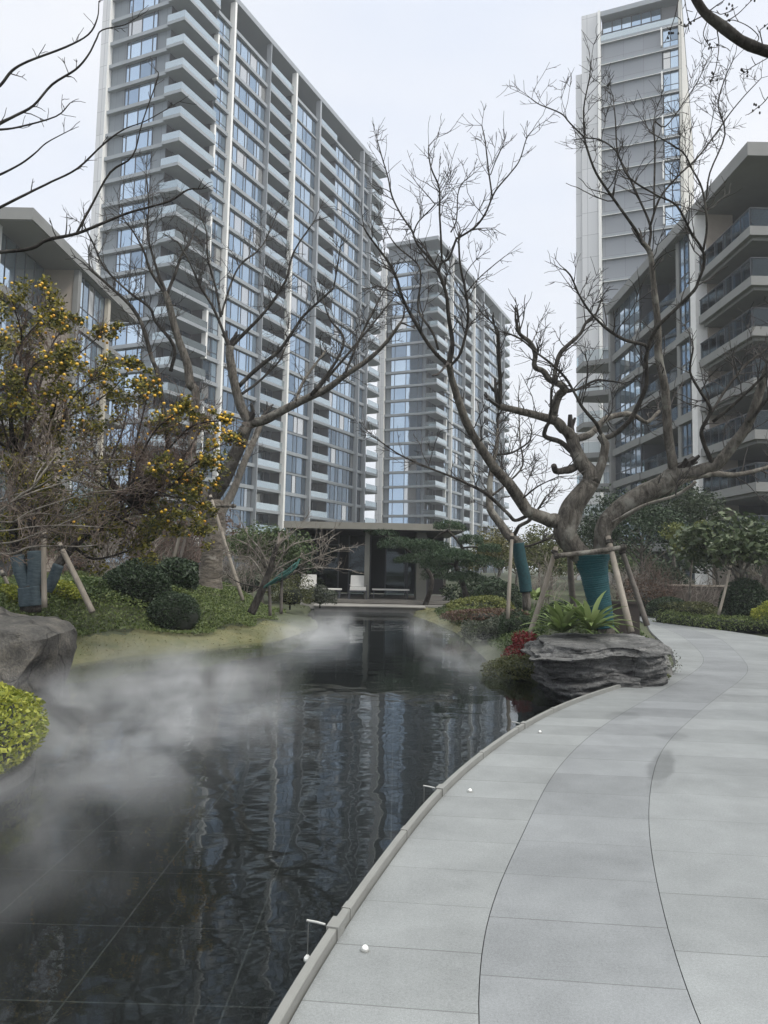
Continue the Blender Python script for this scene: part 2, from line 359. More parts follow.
l.new(mxs.outputs[0], n['Material Output'].inputs['Surface'])
M['water'] = m
mb = MB(); mb.add([(p[0], p[1], WATER_Z) for p in POND], [tuple(range(len(POND)))])
tag(mb.build('water', M['water']), kind='structure')

# path: three granite strips over a dark bed, the gaps are the curved joints
STAINS = [(px_, py_, rx_, ry_, k_) for px_, py_, rx_, ry_, k_ in ((661, 768, .11, .58, .36), (622, 716, .20, .26, .20), (670, 736, .16, .16, .20), (560, 870, .5, .35, .10), (420, 960, .5, .3, .08), (720, 900, .6, .5, .08))]
def granite(name, base, row, off):
    m, n, l, b = new_mat(name)
    def mth(op, a, b_=None, c=None, clamp=False):
        q = n.new('ShaderNodeMath'); q.operation = op; q.use_clamp = clamp
        for i, v in enumerate((a, b_, c)):
            if v is None: continue
            if isinstance(v, (int, float)): q.inputs[i].default_value = v
            else: l.new(v, q.inputs[i])
        return q.outputs[0]
    def noise(scale, detail=4, rough=.6):
        z = n.new('ShaderNodeTexNoise'); z.inputs['Scale'].default_value = scale; z.inputs['Detail'].default_value = detail; z.inputs['Roughness'].default_value = rough; l.new(t.outputs['Object'], z.inputs['Vector']); return z.outputs[0]
    def white(v):
        q = n.new('ShaderNodeTexWhiteNoise'); q.noise_dimensions = '1D'; l.new(v, q.inputs['W']); return q.outputs[0]
    t = n.new('ShaderNodeTexCoord'); s = n.new('ShaderNodeSeparateXYZ'); l.new(t.outputs['Object'], s.inputs[0]); X, Y = s.outputs[0], s.outputs[1]
    dv = mth('DIVIDE', mth('ADD', Y, mth('MULTIPLY_ADD', X, .10, off)), row)
    fl = mth('FLOOR', dv); frc = mth('FRACT', dv)
    joint = mth('LESS_THAN', frc, .0065 / row); jdark = mth('MULTIPLY', joint, mth('MULTIPLY_ADD', mth('POWER', white(mth('ADD', fl, .37)), 2.2), .60, .34))
    grain = mth('MULTIPLY', mth('SUBTRACT', noise(70, 3, .8), .5), .75); speck = mth('MULTIPLY', mth('SUBTRACT', noise(190, 2, .7), .5), 1.0)
    mott = mth('MULTIPLY', mth('SUBTRACT', noise(1.1, 6, .65), .5), .75); cloud = mth('MULTIPLY', mth('SUBTRACT', noise(5, 4, .6), .5), .32)
    tone = mth('MULTIPLY', mth('SUBTRACT', white(fl), .5), .22)
    val = mth('ADD', mth('ADD', mth('ADD', grain, speck), mth('ADD', mott, cloud)), mth('ADD', tone, 1.0))
    wob = noise(3.5, 2, .5); st = None
    for (px, py, rx, ry, k_) in STAINS:
        p = at_z(px, py, 0); sh = .42
        dx = mth('SUBTRACT', X, mth('MULTIPLY_ADD', mth('SUBTRACT', Y, float(p[1])), sh, float(p[0])))
        d = mth('SQRT', mth('ADD', mth('POWER', mth('MULTIPLY', dx, 1 / rx), 2.0), mth('POWER', mth('MULTIPLY', mth('SUBTRACT', Y, float(p[1])), 1 / ry), 2.0)))
        e = mth('MULTIPLY', mth('MULTIPLY', mth('SUBTRACT', 1.12, mth('ADD', d, mth('MULTIPLY', mth('SUBTRACT', wob, .5), 1.2))), 3.0, None), 1.0, None, True); e = mth('MULTIPLY', e, k_)
        st = e if st is None else mth('MAXIMUM', st, e)
    val = mth('MULTIPLY', val, mth('SUBTRACT', 1.0, mth('MULTIPLY', st, .75)))
    hsv = n.new('ShaderNodeHueSaturation'); hsv.inputs['Color'].default_value = (*base, 1); l.new(val, hsv.inputs['Value'])
    mxx = n.new('ShaderNodeMixRGB'); mxx.inputs[2].default_value = (.055, .055, .052, 1); l.new(jdark, mxx.inputs[0]); l.new(hsv.outputs[0], mxx.inputs[1])
    l.new(mxx.outputs[0], b.inputs['Base Color']); l.new(mth('SUBTRACT', .58, mth('MULTIPLY', st, .35)), b.inputs['Roughness']); b.inputs['Specular IOR Level'].default_value = .35
    bp = n.new('ShaderNodeBump'); bp.inputs['Strength'].default_value = .25; bp.inputs['Distance'].default_value = .004; l.new(grain, bp.inputs['Height']); l.new(bp.outputs[0], b.inputs['Normal'])
    return m
M['granite_a'] = granite('granite_a', (.214, .224, .223), .44, .12)
M['granite_b'] = granite('granite_b', (.196, .205, .210), .52, .41)
M['granite_c'] = granite('granite_c', (.212, .222, .223), .60, .66)
M['bed'] = mat('path_bed', (.04, .04, .04), .9)
YS = np.concatenate([np.arange(-6, 3, .3), np.arange(3, 16, .12), np.arange(16, 29.6, .3)])
def strip(name, fa, fb, z, m, ga=.005, gb=.005, thick=None):
    mb = MB(); A = [(fa(y) + ga, y) for y in YS]; B = [(fb(y) - gb, y) for y in YS]; k = len(YS)
    mb.add([(x, y, z) for x, y in A] + [(x, y, z) for x, y in B], [(i, k + i, k + i + 1, i + 1) for i in range(k - 1)])
    if thick:
        mb.add([(x, y, z) for x, y in A] + [(x, y, z - thick) for x, y in A], [(i, i + 1, k + i + 1, k + i) for i in range(k - 1)])
        mb.add([(x, y, z) for x, y in B] + [(x, y, z - thick) for x, y in B], [(i, k + i, k + i + 1, i + 1) for i in range(k - 1)])
    return tag(mb.build(name, m), kind='structure')
strip('path_bed', fx0, fx3, -.012, M['bed'], .0, .0, .45)
strip('path', fx0, fx1, 0, M['granite_a'], .034, .002)
strip('path_band', fx1, fx2, 0, M['granite_b'], .002, .002)
strip('path_verge', fx2, fx3, 0, M['granite_c'], .002, .0)
# metal edging rail of the pond
M['rail_metal'] = mat('rail_metal', (.215, .215, .20), .45, metal=.0, noise=.08, scale=6)
M['steel'] = mat('steel', (.42, .42, .40), .35, metal=.6)
def sweep(P, prof):
    P = np.asarray(P); T = np.gradient(P, axis=0); T /= np.linalg.norm(T, axis=1)[:, None]; N = np.stack([T[:, 1], -T[:, 0]], 1)
    vs = []; k = len(prof)
    for p, nn in zip(P, N):
        for a, z in prof: vs.append((p[0] + nn[0] * a, p[1] + nn[1] * a, z))
    fs = [(i * k + j, i * k + (j + 1) % k, (i + 1) * k + (j + 1) % k, (i + 1) * k + j) for i in range(len(P) - 1) for j in range(k)]
    fs += [tuple(range(k)), tuple((len(P) - 1) * k + j for j in range(k - 1, -1, -1))]
    return MB().add(vs, fs)
rail = empty('pond_edging', (0, 0, 0)); tag(rail, 'pale metal edging rail curving along the paved path at the water edge', 'edging')
sweep(kerb, [(-.012, -.06), (.026, -.06), (.026, .042), (.022, .046), (-.008, .046), (-.012, .042)]).build('rail', M['rail_metal'], rail)
for i_ in (22, 31, 38, 44, 51, 58, 65):
    if i_ < len(kerb) - 2: sweep(kerb[i_:i_ + 2] * .5 + kerb[i_ - 1:i_ + 1] * .5 if False else np.array([kerb[i_], kerb[i_] * .55 + kerb[i_ + 1] * .45]), [(-.015, -.05), (.029, -.05), (.029, .046), (.024, .050), (-.010, .050), (-.015, .046)]).build('joint_sleeve', M['rail_metal'], rail)
def rail_point(px, py):
    p = at_z(px, py, .05); i = int(np.argmin(np.hypot(kerb[:, 0] - p[0], kerb[:, 1] - p[1])))
    S = smooth_line(kerb, 4); i = int(np.argmin(np.hypot(S[:, 0] - p[0], S[:, 1] - p[1]))); return S[i], (S[min(i + 2, len(S) - 1)] - S[max(0, i - 2)])
for (px, py, lab) in ((338, 925, 'nearest metal clamp with a thin spout arm over the water on the edging rail'),
                      (437, 787, 'second metal clamp with spout arm farther along the edging rail'),
                      (521, 722, 'farthest small metal clamp with spout arm on the edging rail')):
    p, tv = rail_point(px, py); ang = math.atan2(tv[1], tv[0])
    r0 = empty('spout_bracket', (p[0], p[1], 0), ang); tag(r0, lab, 'spout', 'spout brackets along the edging rail')
    MB().box(-.05, .05, -.034, .020, -.05, .054).build('clamp', M['rail_metal'], r0)
    mb = MB(); mb.tube([(0, .04, .035), (0, .08, .04), (0, .125, .042)], .006, 8); mb.build('spout_arm', M['steel'], r0)
    mb = MB(); mb.tube([(.0, .118, .04), (.0, .118, -.10)], .0018, 5); mb.build('wire', M['steel'], r0)
    mb = MB(); mb.tube([(0, .118, -.125), (0, .118, -.112), (0, .118, -.10)], [.017, .015, .005], 10); mb.build('float', M['cream_fin'], r0)
for (px, py, lab) in ((365, 951, 'nearest small white dome stud set in the grey paving by the rail'), (470, 792, 'second small white dome stud in the paving near the rail'), (540, 733, 'farthest small white dome stud in the paving near the rail')):
    p = at_z(px, py, 0); r0 = empty('path_light', (p[0], p[1], 0)); tag(r0, lab, 'stud light', 'stud lights set in the path')
    mb = MB(); mb.tube([(0, 0, .0), (0, 0, .006)], .019, 16); mb.build('collar', M['steel'], r0)
    mb = MB(); mb.tube([(0, 0, .006), (0, 0, .016), (0, 0, .022), (0, 0, .024)], [.015, .013, .008, .002], 14); mb.smooth = True; mb.build('dome', M['cream_fin'], r0)
# ------------------------------------------------------------------ buildings
AZ = math.radians(24)
def face_u(mb):      # helper: box given along the long face (u), inward depth (v), z
    return lambda u0, u1, v0, v1, z0, z1: mb.box(u0, u1, v0, v1, z0, z1)

def window_unit(name, parent, long_face, a0, a1, z0, z1, d, panes, mats, mid=None, bar=.10):
    """one window: a glass sheet per pane and its bars; long_face: runs along x at depth y=d, else along y at depth x=d"""
    mb = MB()
    def B(a, b_, d0, d1, c0, c1):
        if long_face: mb.box(a, b_, d0, d1, c0, c1)
        else: mb.box(d0, d1, a, b_, c0, c1)
    edges = panes if isinstance(panes, (list, tuple)) else [i / panes for i in range(panes + 1)]
    ed = [a0 + (a1 - a0) * e for e in edges]
    levels = [z0, z1] if mid is None else [z0, z0 + (z1 - z0) * mid, z1]
    for i in range(len(ed) - 1):
        for k in range(len(levels) - 1):
            B(ed[i] + bar / 2, ed[i + 1] - bar / 2, d, d + .02, levels[k] + bar / 2, levels[k + 1] - bar / 2)
    mb.cur = 1
    for e in ed: B(e - bar / 2, e + bar / 2, d - .05, d + .06, z0, z1)
    for e0, e1 in zip(ed[:-1], ed[1:]):
        for z in levels: B(e0 + bar / 2, e1 - bar / 2, d - .04, d + .05, z - bar / 2 + (bar / 2 if z == z0 else 0), z + bar / 2 - (bar / 2 if z == z1 else 0))
    return mb.build(name, mats, parent)

def merge_rest(parent, name, objs):
    mb = MB(); mats = []
    for o in objs:
        me = o.data
        for mm in me.materials:
            if mm not in mats: mats.append(mm)
        base = mb.n; mb.v.extend([tuple(v.co) for v in me.vertices]); mb.n += len(me.vertices)
        for p in me.polygons:
            mb.f.append(tuple(i + base for i in p.vertices)); mb.m.append(mats.index(me.materials[p.material_index]))
        bpy.data.objects.remove(o)
    return tag(mb.build(name, mats, parent), kind='stuff')

def apartment_tower(name, label, A, floors, h=3.13, group=None, end_from=54.9, lw=(4.3, 9.1)):
    root = empty(name, (A[0], A[1], -.2), math.pi / 2 - AZ)
    tag(root, label, 'apartment tower', group)
    top = floors * h; roof_z = top + 3.5; L = 61.7; W = 13.7
    # body
    mb = MB()
    mb.box(.5, end_from, 2.2, W - 1.9, 0, top)                             # core behind the loggias
    for u0, u1 in ((7.0, 19.2), (26.9, 34.4), (41.4, end_from)):            # solid bays behind the glazing
        mb.box(u0, u1, .42, 2.2, 0, top)
    mb.build('wall', M['dark_wall'], root)
    mb = MB(); mb.box(.40, .5, 2.2, lw[0], 0, top); mb.box(.40, .5, lw[1], W - 1.9, 0, top); mb.build('side_panel', M['tower_wall'], root)
    mb = MB(); mb.box(-.25, 7, W - 1.9, W - .6, 0, top + 2.2); mb.box(.5, 7, W - .6, W, 0, top - 3); mb.build('end_wall', M['white_panel'], root)
    mb = MB(); mb.box(.6, end_from - 1, 3.0, W - 2.1, top, roof_z - .25); mb.build('penthouse', M['tower_wall'], root)
    mb = MB()
    mb.box(-.4, L + .2, -.45, W - 1.92, roof_z - .25, roof_z + .55); mb.build('roof', M['grey_fin'], root)
    for u, wd, m_ in ((10.1, .42, 'cream_fin'), (26.6, .46, 'cream_fin'), (34.35, .5, 'grey_fin'), (51.1, .42, 'grey_fin'), (54.5, .30, 'grey_fin'), (19.3, .16, 'grey_fin')):
        MB().box(u, u + wd, -.42, .40, 0, roof_z - .26).build('fin', M[m_], root)
    for k in range(1, floors - 1, 4):
        MB().box(6.75, 7.1, -.3, .40, k * h - .6, (k + 2) * h - .6).build('fin', M['cream_fin'], root)
    MB().box(-.32, .38, W - 2.06, W - 1.92, 0, top + .8).build('fin', M['cream_fin'], root)
    wins = []; back = []
    for k in range(floors, 0, -1):
        z0 = (k - 1) * h; zt = z0 + h
        # slab bands (long face and left face)
        mb = MB()
        double = k % 2 == 0
        mb.box(7.1, 19.3, 0, .40, zt - .50, zt); mb.build('floor_slab', M['stone_band'], root); mb = MB()
        mb.box(26.9, 34.35, .02 if double else .16, .40, zt - (.50 if double else .36), zt - (0 if double else .12))
        mb.build('floor_slab', M['stone_band'], root); mb = MB(); mb.box(41.4, 54.5, .01, .40, zt - .48, zt); mb.build('floor_slab', M['stone_band'], root); mb = MB()
        mb.box(-.12, .40, 2.15, W - 2.08, zt - .48, zt)
        mb.build('floor_slab', M['stone_band'], root)
        gl = [M['glass_sky'], M['mullion']]; gg = [M['glass_long'], M['mullion']] if k > floors * .55 else [M['glass_dark'] if k < floors * .35 else M['glass_long'], M['mullion']]  # paler glass on upper floors paints in the sky they reflect
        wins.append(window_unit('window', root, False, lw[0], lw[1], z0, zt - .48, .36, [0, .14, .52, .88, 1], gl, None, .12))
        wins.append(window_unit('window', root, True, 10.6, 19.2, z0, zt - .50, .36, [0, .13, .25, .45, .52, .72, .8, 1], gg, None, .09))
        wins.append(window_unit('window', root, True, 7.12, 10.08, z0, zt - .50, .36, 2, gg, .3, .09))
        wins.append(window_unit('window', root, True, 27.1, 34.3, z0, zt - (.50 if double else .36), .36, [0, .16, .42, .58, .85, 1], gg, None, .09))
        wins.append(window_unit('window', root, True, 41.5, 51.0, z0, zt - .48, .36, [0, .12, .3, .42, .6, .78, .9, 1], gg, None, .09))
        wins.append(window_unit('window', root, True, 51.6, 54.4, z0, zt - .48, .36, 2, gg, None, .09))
        for (u0, u1) in ((19.5, 26.5), (34.95, 41.35)): back.append(window_unit('window', root, True, u0, u1, z0 + .02, zt - .43, 2.06, [0, .24, .5, .76, 1], [M['glass_dark'], M['mullion']], None, .10))
        back.append(window_unit('window', root, True, 1.6, 6.6, z0 + .02, zt - .43, 2.06, [0, .33, .66, 1], [M['glass_dark'], M['mullion']], None, .10))
        # balconies with glass fronts
        for (u0, u1, v0, v1, kind) in ((-.35, 6.7, -.55, 2.18, 'corner'), (19.48, 26.55, .0, 2.18, 'loggia'), (34.9, 41.38, .0, 2.18, 'loggia'), (54.85, L, -.6, 3.4, 'end')):
            if kind == 'end':
                poly = [(u0, v0), (L - 2.2, v0), (L - .7, v0 + .5), (L, v0 + 1.6), (L, v1), (u0, v1)]
                mb = MB(); mb.prism(poly, zt - .42, zt); bo = mb.build('balcony', M['stone_band'], root)
                mb = MB()
                for p, q in zip(poly[:-2], poly[1:-1]): 
                    mb.add([(p[0] - .05, p[1] + .06, zt), (q[0] - .05, q[1] + .06, zt), (q[0] - .05, q[1] + .06, zt + .95), (p[0] - .05, p[1] + .06, zt + .95)], [(0, 1, 2, 3)])
                mb.build('railing', M['rail_glass'], bo)
            else:
                mb = MB(); mb.box(u0, u1, v0, v1, zt - .42, zt); bo = mb.build('balcony', M['stone_band'], root)
                mb = MB(); mb.box(u0 + .06, u1, v0 + .05, v0 + .09, zt, zt + .92)
                if kind == 'corner': mb.box(u0 + .06, u0 + .10, v0 + .10, v1, zt, zt + .92)
                mb.build('railing', M['rail_glass'], bo)
    merge_rest(root, 'window', wins[100:] + back)
    return root

# A corners at their real distance (about 94 m and 161 m from the viewer)
A1 = at_y(183, 20, 90); A2 = at_y(437, 236, 161)
apartment_tower('apartment_tower', 'tall slab apartment tower on the left with white fins and stacked corner balconies', A1, 24, group='apartment towers behind the garden')
apartment_tower('apartment_tower', 'farther slab tower seen end-on through the gap between the bare trees', A2, 22, lw=(3.0, 10.4), group='apartment towers behind the garden')

def point_tower():
    A = at_y(682, 60, 96); h = 3.08
    root = empty('apartment_tower', (A[0], A[1], -.2), math.pi / 2 - AZ)
    tag(root, 'slim grey panelled tower on the right with blue corner windows and cream fins', 'apartment tower', 'apartment towers behind the garden')
    roof = 78.6; floors = 23; base = roof - 3.2 - floors * h; top = roof - 4.2
    mb = MB(); mb.box(.5, 42, .4, 10.5, 0, top); mb.build('wall', M['dark_wall'], root)
    MB().box(.35, .5, 2.5, 10.4, 0, top).build('cladding', M['grey_clad'], root)
    mb = MB(); mb.box(-.1, 9, 10.75, 13.0, 0, roof + .2); mb.box(.4, 9, 13.0, 13.9, 0, roof - 8); mb.build('end_wall', M['white_panel'], root)
    MB().box(-.5, .34, 10.42, 10.75, 0, roof + .1).build('fin', M['cream_fin'], root)
    mb = MB(); mb.box(-.1, 42.0, .0, .38, 0, roof - .9); mb.build('side_wall', panel_mat('cream_panel', (.60, .58, .52), 1.2, 3.08, (.30, .29, .27), .5), root)
    mb = MB(); mb.box(-.3, 42.2, -.05, 10.4, roof - .7, roof); mb.build('roof', M['grey_fin'], root)
    mb = MB(); mb.box(1.3, 40, .4, 10.4, top, roof - .7); mb.build('penthouse', M['soffit'], root)
    window_unit('window', root, False, 2.6, 10.3, top + .1, roof - .75, 1.1, 6, [M['glass_sky'], M['mullion']], .5, .14)
    MB().box(.0, .06, .4, 10.4, top + .05, top + .85).build('railing', M['rail_glass'], root)
    for k in range(floors):
        zt = top - k * h
        MB().box(-.02, .34, .40, 10.41, zt - .34, zt).build('floor_slab', M['stone_band'], root)
        MB().box(-.06, .0, .42, 10.40, zt - .40, zt - .345).build('drip_edge', M['cream_fin'], root)
        window_unit('window', root, False, .45, 2.35, zt - h, zt - .36, .30, [0, .52, 1], [M['glass_sky'], M['mullion']], [.34, .62][k % 2], .07)
        if k % 2 == 0: MB().box(-.45, .28, 2.42, 2.58, zt - h + .1, zt - .45).build('fin', M['cream_fin'], root)
point_tower()

def low_block(side):
    """eight-storey block; side=+1 the right one (facade towards -x), -1 the left one. Local frame: x away from the garden, y along the view"""
    s = side; h = 3.06
    X0 = 21.35 if s > 0 else -24.5
    root = empty('apartment_block', (X0, 44 if s > 0 else 51, 0))
    if s > 0: tag(root, 'eight storey apartment block on the right with deep stepped balconies and a white column', 'apartment block', 'low blocks beside the garden')
    else: tag(root, 'eight storey apartment block at the left edge with a big dark overhanging eave', 'apartment block', 'low blocks beside the garden')
    def bx(mb, x0, x1, y0, y1, z0, z1):
        a, b_ = (x0, x1) if s > 0 else (-x1, -x0); mb.box(a, b_, y0, y1, z0, z1)
    roofz = 27.3 if s > 0 else 25.6
    floors = [22.1 - h * k for k in range(8)] if s > 0 else [roofz - 4.9 - h * k for k in range(7)]
    Ln = 29.5 if s > 0 else 22.5
    mb = MB(); bx(mb, 0, 22, 0, Ln, roofz - .85, roofz); mb.build('roof', M['block_stone'] if s > 0 else M['block_stone'], root)
    if s < 0:
        mb = MB(); bx(mb, .15, 21.8, .15, Ln - .15, roofz - .90, roofz - .852); mb.build('soffit', M['soffit'], root)
    if s > 0:
        mb = MB(); bx(mb, 4.6, 22, 3.0, Ln - 6, 0, roofz - .86); bx(mb, .78, 4.6, 8.8, 12.6, 0, roofz - .86); bx(mb, .78, 4.6, 21.2, 28.6, 0, roofz - .86); bx(mb, 3.3, 4.6, 12.6, 21.2, 0, roofz - .86)
        mb.build('wall', M['dark_wall'], root)
        mb = MB(); bx(mb, -.05, .75, 7.85, 8.75, 0, roofz - .86); mb.build('column', mat('white_column', (.80, .79, .77), .6, noise=.05, scale=2), root)
        mb = MB(); bx(mb, .78, 2.6, 7.75, 8.35, 0, roofz - .86); mb.build('column', M['beige_stone'], root)
        mb = MB(); bx(mb, .2, .9, 28.7, 29.3, 0, roofz - .86); mb.build('column', M['block_stone'], root)
        mb = MB(); bx(mb, .55, .77, 12.3, 12.9, 0, roofz - .86); mb.build('column', M['block_stone'], root)
        for i, z in enumerate(floors):
            zn = (floors[i - 1] - .62) if i else roofz - .86
            # near balcony: slab with a deep fascia and glazed front
            if z > 1:
                mb = MB(); bx(mb, .05, 20, .05, 7.6, z - .55, z); bx(mb, .35, 19.5, .4, 7.5, z - .75, z - .552)
                bo = mb.build('balcony', M['block_stone'], root)
                mb = MB(); bx(mb, .14, .18, .2, 7.6, z, z + 1.1); bx(mb, .20, 20, .14, .18, z, z + 1.1); mb.build('railing', M['clear_rail'], bo)
                mb = MB(); bx(mb, .10, .22, .10, 7.6, z + 1.1, z + 1.15); bx(mb, .22, 20, .10, .22, z + 1.1, z + 1.15)
                for y in np.arange(.2, 7.6, 1.2): bx(mb, .11, .20, y, y + .05, z, z + 1.1)
                mb.build('handrail', M['mullion'], bo)
                mb = MB(); bx(mb, .5, 3.29, 12.92, 21.18, z - .58, z); mb.build('floor_slab', M['block_stone'], root); mb = MB(); bx(mb, .35, .77, 8.8, 12.6, z - .60, z + .02); mb.build('floor_slab', M['block_stone'], root); mb = MB(); bx(mb, .35, .77, 21.2, 28.68, z - .60, z + .02)
                mb.build('floor_slab', M['block_stone'], root)
                mb = MB(); bx(mb, .62, .66, 12.95, 21.1, z, z + 1.05); mb.build('railing', M['clear_rail'], root)
                # the far end's wedge balconies
                mb = MB(); poly = [(.3, 29.4), (-1.9, 30.8), (-1.9, 33.5), (6, 33.5), (6, 29.4)]; mb.prism(poly, z - .5, z); bo = mb.build('balcony', M['block_stone'], root)
                mb = MB(); mb.box(-1.86, -1.82, 30.9, 33.4, z, z + 1.05); mb.add([(.25, 29.45, z), (-1.84, 30.8, z), (-1.84, 30.8, z + 1.05), (.25, 29.45, z + 1.05)], [(0, 1, 2, 3)]); mb.build('railing', M['clear_rail'], bo)
            g = [M['glass_long'], M['mullion']] if i < 3 else [M['glass_dark'], M['mullion']]  # sky reflected by the upper floors is set by the paler glass colour
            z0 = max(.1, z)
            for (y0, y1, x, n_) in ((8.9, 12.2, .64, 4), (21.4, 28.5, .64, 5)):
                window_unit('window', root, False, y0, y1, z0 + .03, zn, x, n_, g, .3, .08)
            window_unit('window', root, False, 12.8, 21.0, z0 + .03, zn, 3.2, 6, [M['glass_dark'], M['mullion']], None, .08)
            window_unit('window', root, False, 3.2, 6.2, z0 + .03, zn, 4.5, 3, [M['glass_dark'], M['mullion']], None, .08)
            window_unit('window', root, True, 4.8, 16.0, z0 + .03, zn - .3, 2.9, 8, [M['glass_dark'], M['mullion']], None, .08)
    else:
        mb = MB(); bx(mb, 3.2, 22, .8, 9.0, 0, roofz - .91); bx(mb, .7, 22, 9.2, 16.2, 0, roofz - .91); bx(mb, 3.2, 22, 16.2, Ln, 0, roofz - .91)
        mb.build('wall', M['dark_wall'], root)
        mb = MB(); bx(mb, .72, 3.4, 9.0, 9.18, 0, roofz - .91); mb.build('end_wall', M['beige_stone'], root)
        mb = MB(); bx(mb, .3, .70, 8.9, 9.5, 0, roofz - .91); mb.build('column', M['block_stone'], root)
        mb = MB(); bx(mb, .3, .70, 15.6, 16.2, 0, roofz - .91); mb.build('column', mat('cream_column', (.50, .46, .38), .6), root)
        mb = MB(); bx(mb, 2.6, 3.1, .5, 1.1, 0, roofz - .91); mb.build('column', M['white_panel'], root)
        for i, z in enumerate(floors):
            zn = (floors[i - 1] - .6) if i else roofz - .92
            mb = MB(); bx(mb, 2.5, 3.19, 1.1, 8.85, z - .6, z); mb.build('floor_slab', M['block_stone'], root); mb = MB(); bx(mb, .45, .69, 9.5, 15.6, z - .6, z); mb.build('floor_slab', M['block_stone'], root); mb = MB(); bx(mb, .4, 3.1, 16.3, Ln - .3, z - .5, z)
            mb.build('floor_slab', M['block_stone'], root)
            g = [M['glass_sky'] if i < 2 else M['glass_long'], M['mullion']]  # top floors take the glass coloured with reflected sky
            def win(y0, y1, x, n_, gm, mid):
                mbx = -x
                return window_unit('window', root, False, y0, y1, max(.1, z) + .02, zn, -x - .02, n_, gm, mid, .09)
            win(1.2, 8.8, 3.10, 5, g, None); win(9.6, 15.5, .64, 5, [M['glass_long'], M['mullion']], .35); win(16.5, Ln - 1, 3.1, 4, [M['glass_dark'], M['mullion']], None)
low_block(1); low_block(-1)

# pavilion with a flat roof at the end of the pond
M['pav_edge'] = mat('pav_edge', (.22, .21, .18), .6, noise=.1, scale=1.5)
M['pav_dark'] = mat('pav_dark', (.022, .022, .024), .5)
M['pav_col'] = mat('pav_column', (.17, .17, .15), .6)
M['terrace'] = mat('terrace_stone', (.26, .25, .23), .7, noise=.15, scale=2, bump=.2)
M['deck'] = mat('deck_board', (.16, .15, .135), .6, noise=.15, scale=3)
M['cushion'] = mat('cushion', (.66, .65, .62), .9, noise=.04, scale=9, bump=.2)
def pavilion():
    root = empty('pavilion', (0, 31, 0)); tag(root, 'low pavilion with flat overhanging roof and dark open room beyond the pond', 'pavilion')
    x0, x1 = -3.9, 3.2
    MB().box(x0, x1, -.9, 6, 2.98, 3.24).build('roof', M['pav_edge'], root)
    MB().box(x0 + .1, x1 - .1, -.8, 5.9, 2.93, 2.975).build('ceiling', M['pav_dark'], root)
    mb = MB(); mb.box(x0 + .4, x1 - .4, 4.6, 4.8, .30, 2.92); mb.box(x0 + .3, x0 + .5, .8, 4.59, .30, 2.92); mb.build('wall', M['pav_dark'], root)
    MB().box(-.72, -.52, -.35, -.15, .26, 2.92).build('column', M['pav_col'], root)
    MB().box(1.35, 1.75, -.2, 1.4, .26, 2.92).build('column', M['pav_col'], root)
    MB().box(x0 + .2, x0 + .4, -.35, -.15, .26, 2.92).build('column', M['pav_col'], root)
    MB().box(x0, x1, -1.0, 5.5, .12, .25).build('deck', M['deck'], root)
    MB().box(x0 + .8, x1 - .6, -1.55, -1.02, -.1, .10).build('step', M['terrace'], root)
    for i, xx in enumerate((-2.9, -1.5, .1, .95)):
        f = MB(); f.box(xx, xx + .06, 2.55, 2.63, .26, 2.9); f.box(xx + .94, xx + 1.0, 2.55, 2.63, .26, 2.9); f.box(xx + .06, xx + .94, 2.55, 2.63, 2.4, 2.46)
        fo = f.build('door_frame', M['mullion'], root)
        MB().box(xx + .06, xx + .94, 2.58, 2.60, .3, 2.4).build('pane', M['clear_rail'], fo)
    MB().box(.15, .95, 4.52, 4.59, 1.1, 2.1).build('wall_panel', mat('panel_grey', (.10, .10, .105), .4), root)
pavilion()
MBt = MB(); MBt.box(-2.45, 1.5, 28.25, 29.42, -.5, .06); MBt.box(-2.5, 1.6, 28.15, 29.42, .062, .10)
tag(MBt.build('terrace', M['terrace']), 'long stone terrace edge between the pond and the pavilion', 'terrace')
def chair(x, y, label):
    r0 = empty('armchair', (x, y, .25)); tag(r0, label, 'chair', 'white cushioned chairs on the pavilion deck')
    mb = MB()
    for sx in (-.36, .32):
        for sy in (-.34, .30): mb.box(sx, sx + .04, sy, sy + .04, 0, .34)
    mb.box(-.36, .36, -.34, .34, .30, .341); mb.box(-.36, -.32, -.34, .34, .52, .56); mb.box(.32, .36, -.34, .34, .52, .56)
    mb.build('frame', M['mullion'], r0)
    MB().box(-.31, .31, -.33, .28, .345, .47).build('seat_cushion', M['cushion'], r0)
    mb = MB(); mb.add([(-.31, .16, .48), (.31, .16, .48), (.31, .36, .48), (-.31, .36, .48), (-.30, .26, .92), (.30, .26, .92), (.30, .40, .90), (-.30, .40, .90)],
                      [(0, 3, 2, 1), (4, 5, 6, 7), (0, 1, 5, 4), (1, 2, 6, 5), (2, 3, 7, 6), (3, 0, 4, 7)])
    mb.build('back_cushion', M['cushion'], r0)
chair(-2.92, 30.5, 'white cushioned chair left of the pavilion column, beside the shrubs')
chair(-.95, 30.6, 'white cushioned chair right beside the pavilion column')
def low_table(x, y, label, w_=.8):
    r0 = empty('side_table', (x, y, .25)); tag(r0, label, 'table')
    MB().box(-w_ / 2, w_ / 2, -.3, .3, .34, .39).build('table_top', M['cushion'], r0)
    for sx in (-w_ / 2 + .04, w_ / 2 - .1):
        for sy in (-.25, .2): MB().box(sx, sx + .05, sy, sy + .05, 0, .34).build('leg', M['mullion'], r0)
low_table(-1.95, 30.6, 'low white topped table between the two white chairs', .7)
low_table(.35, 31.4, 'long low white table inside the pavilion right of the column', 1.5)
# ------------------------------------------------------------------ bare trees
def zp(ox, oy, s, pts): return [(ox + x / s, oy + y / s) for x, y in pts]

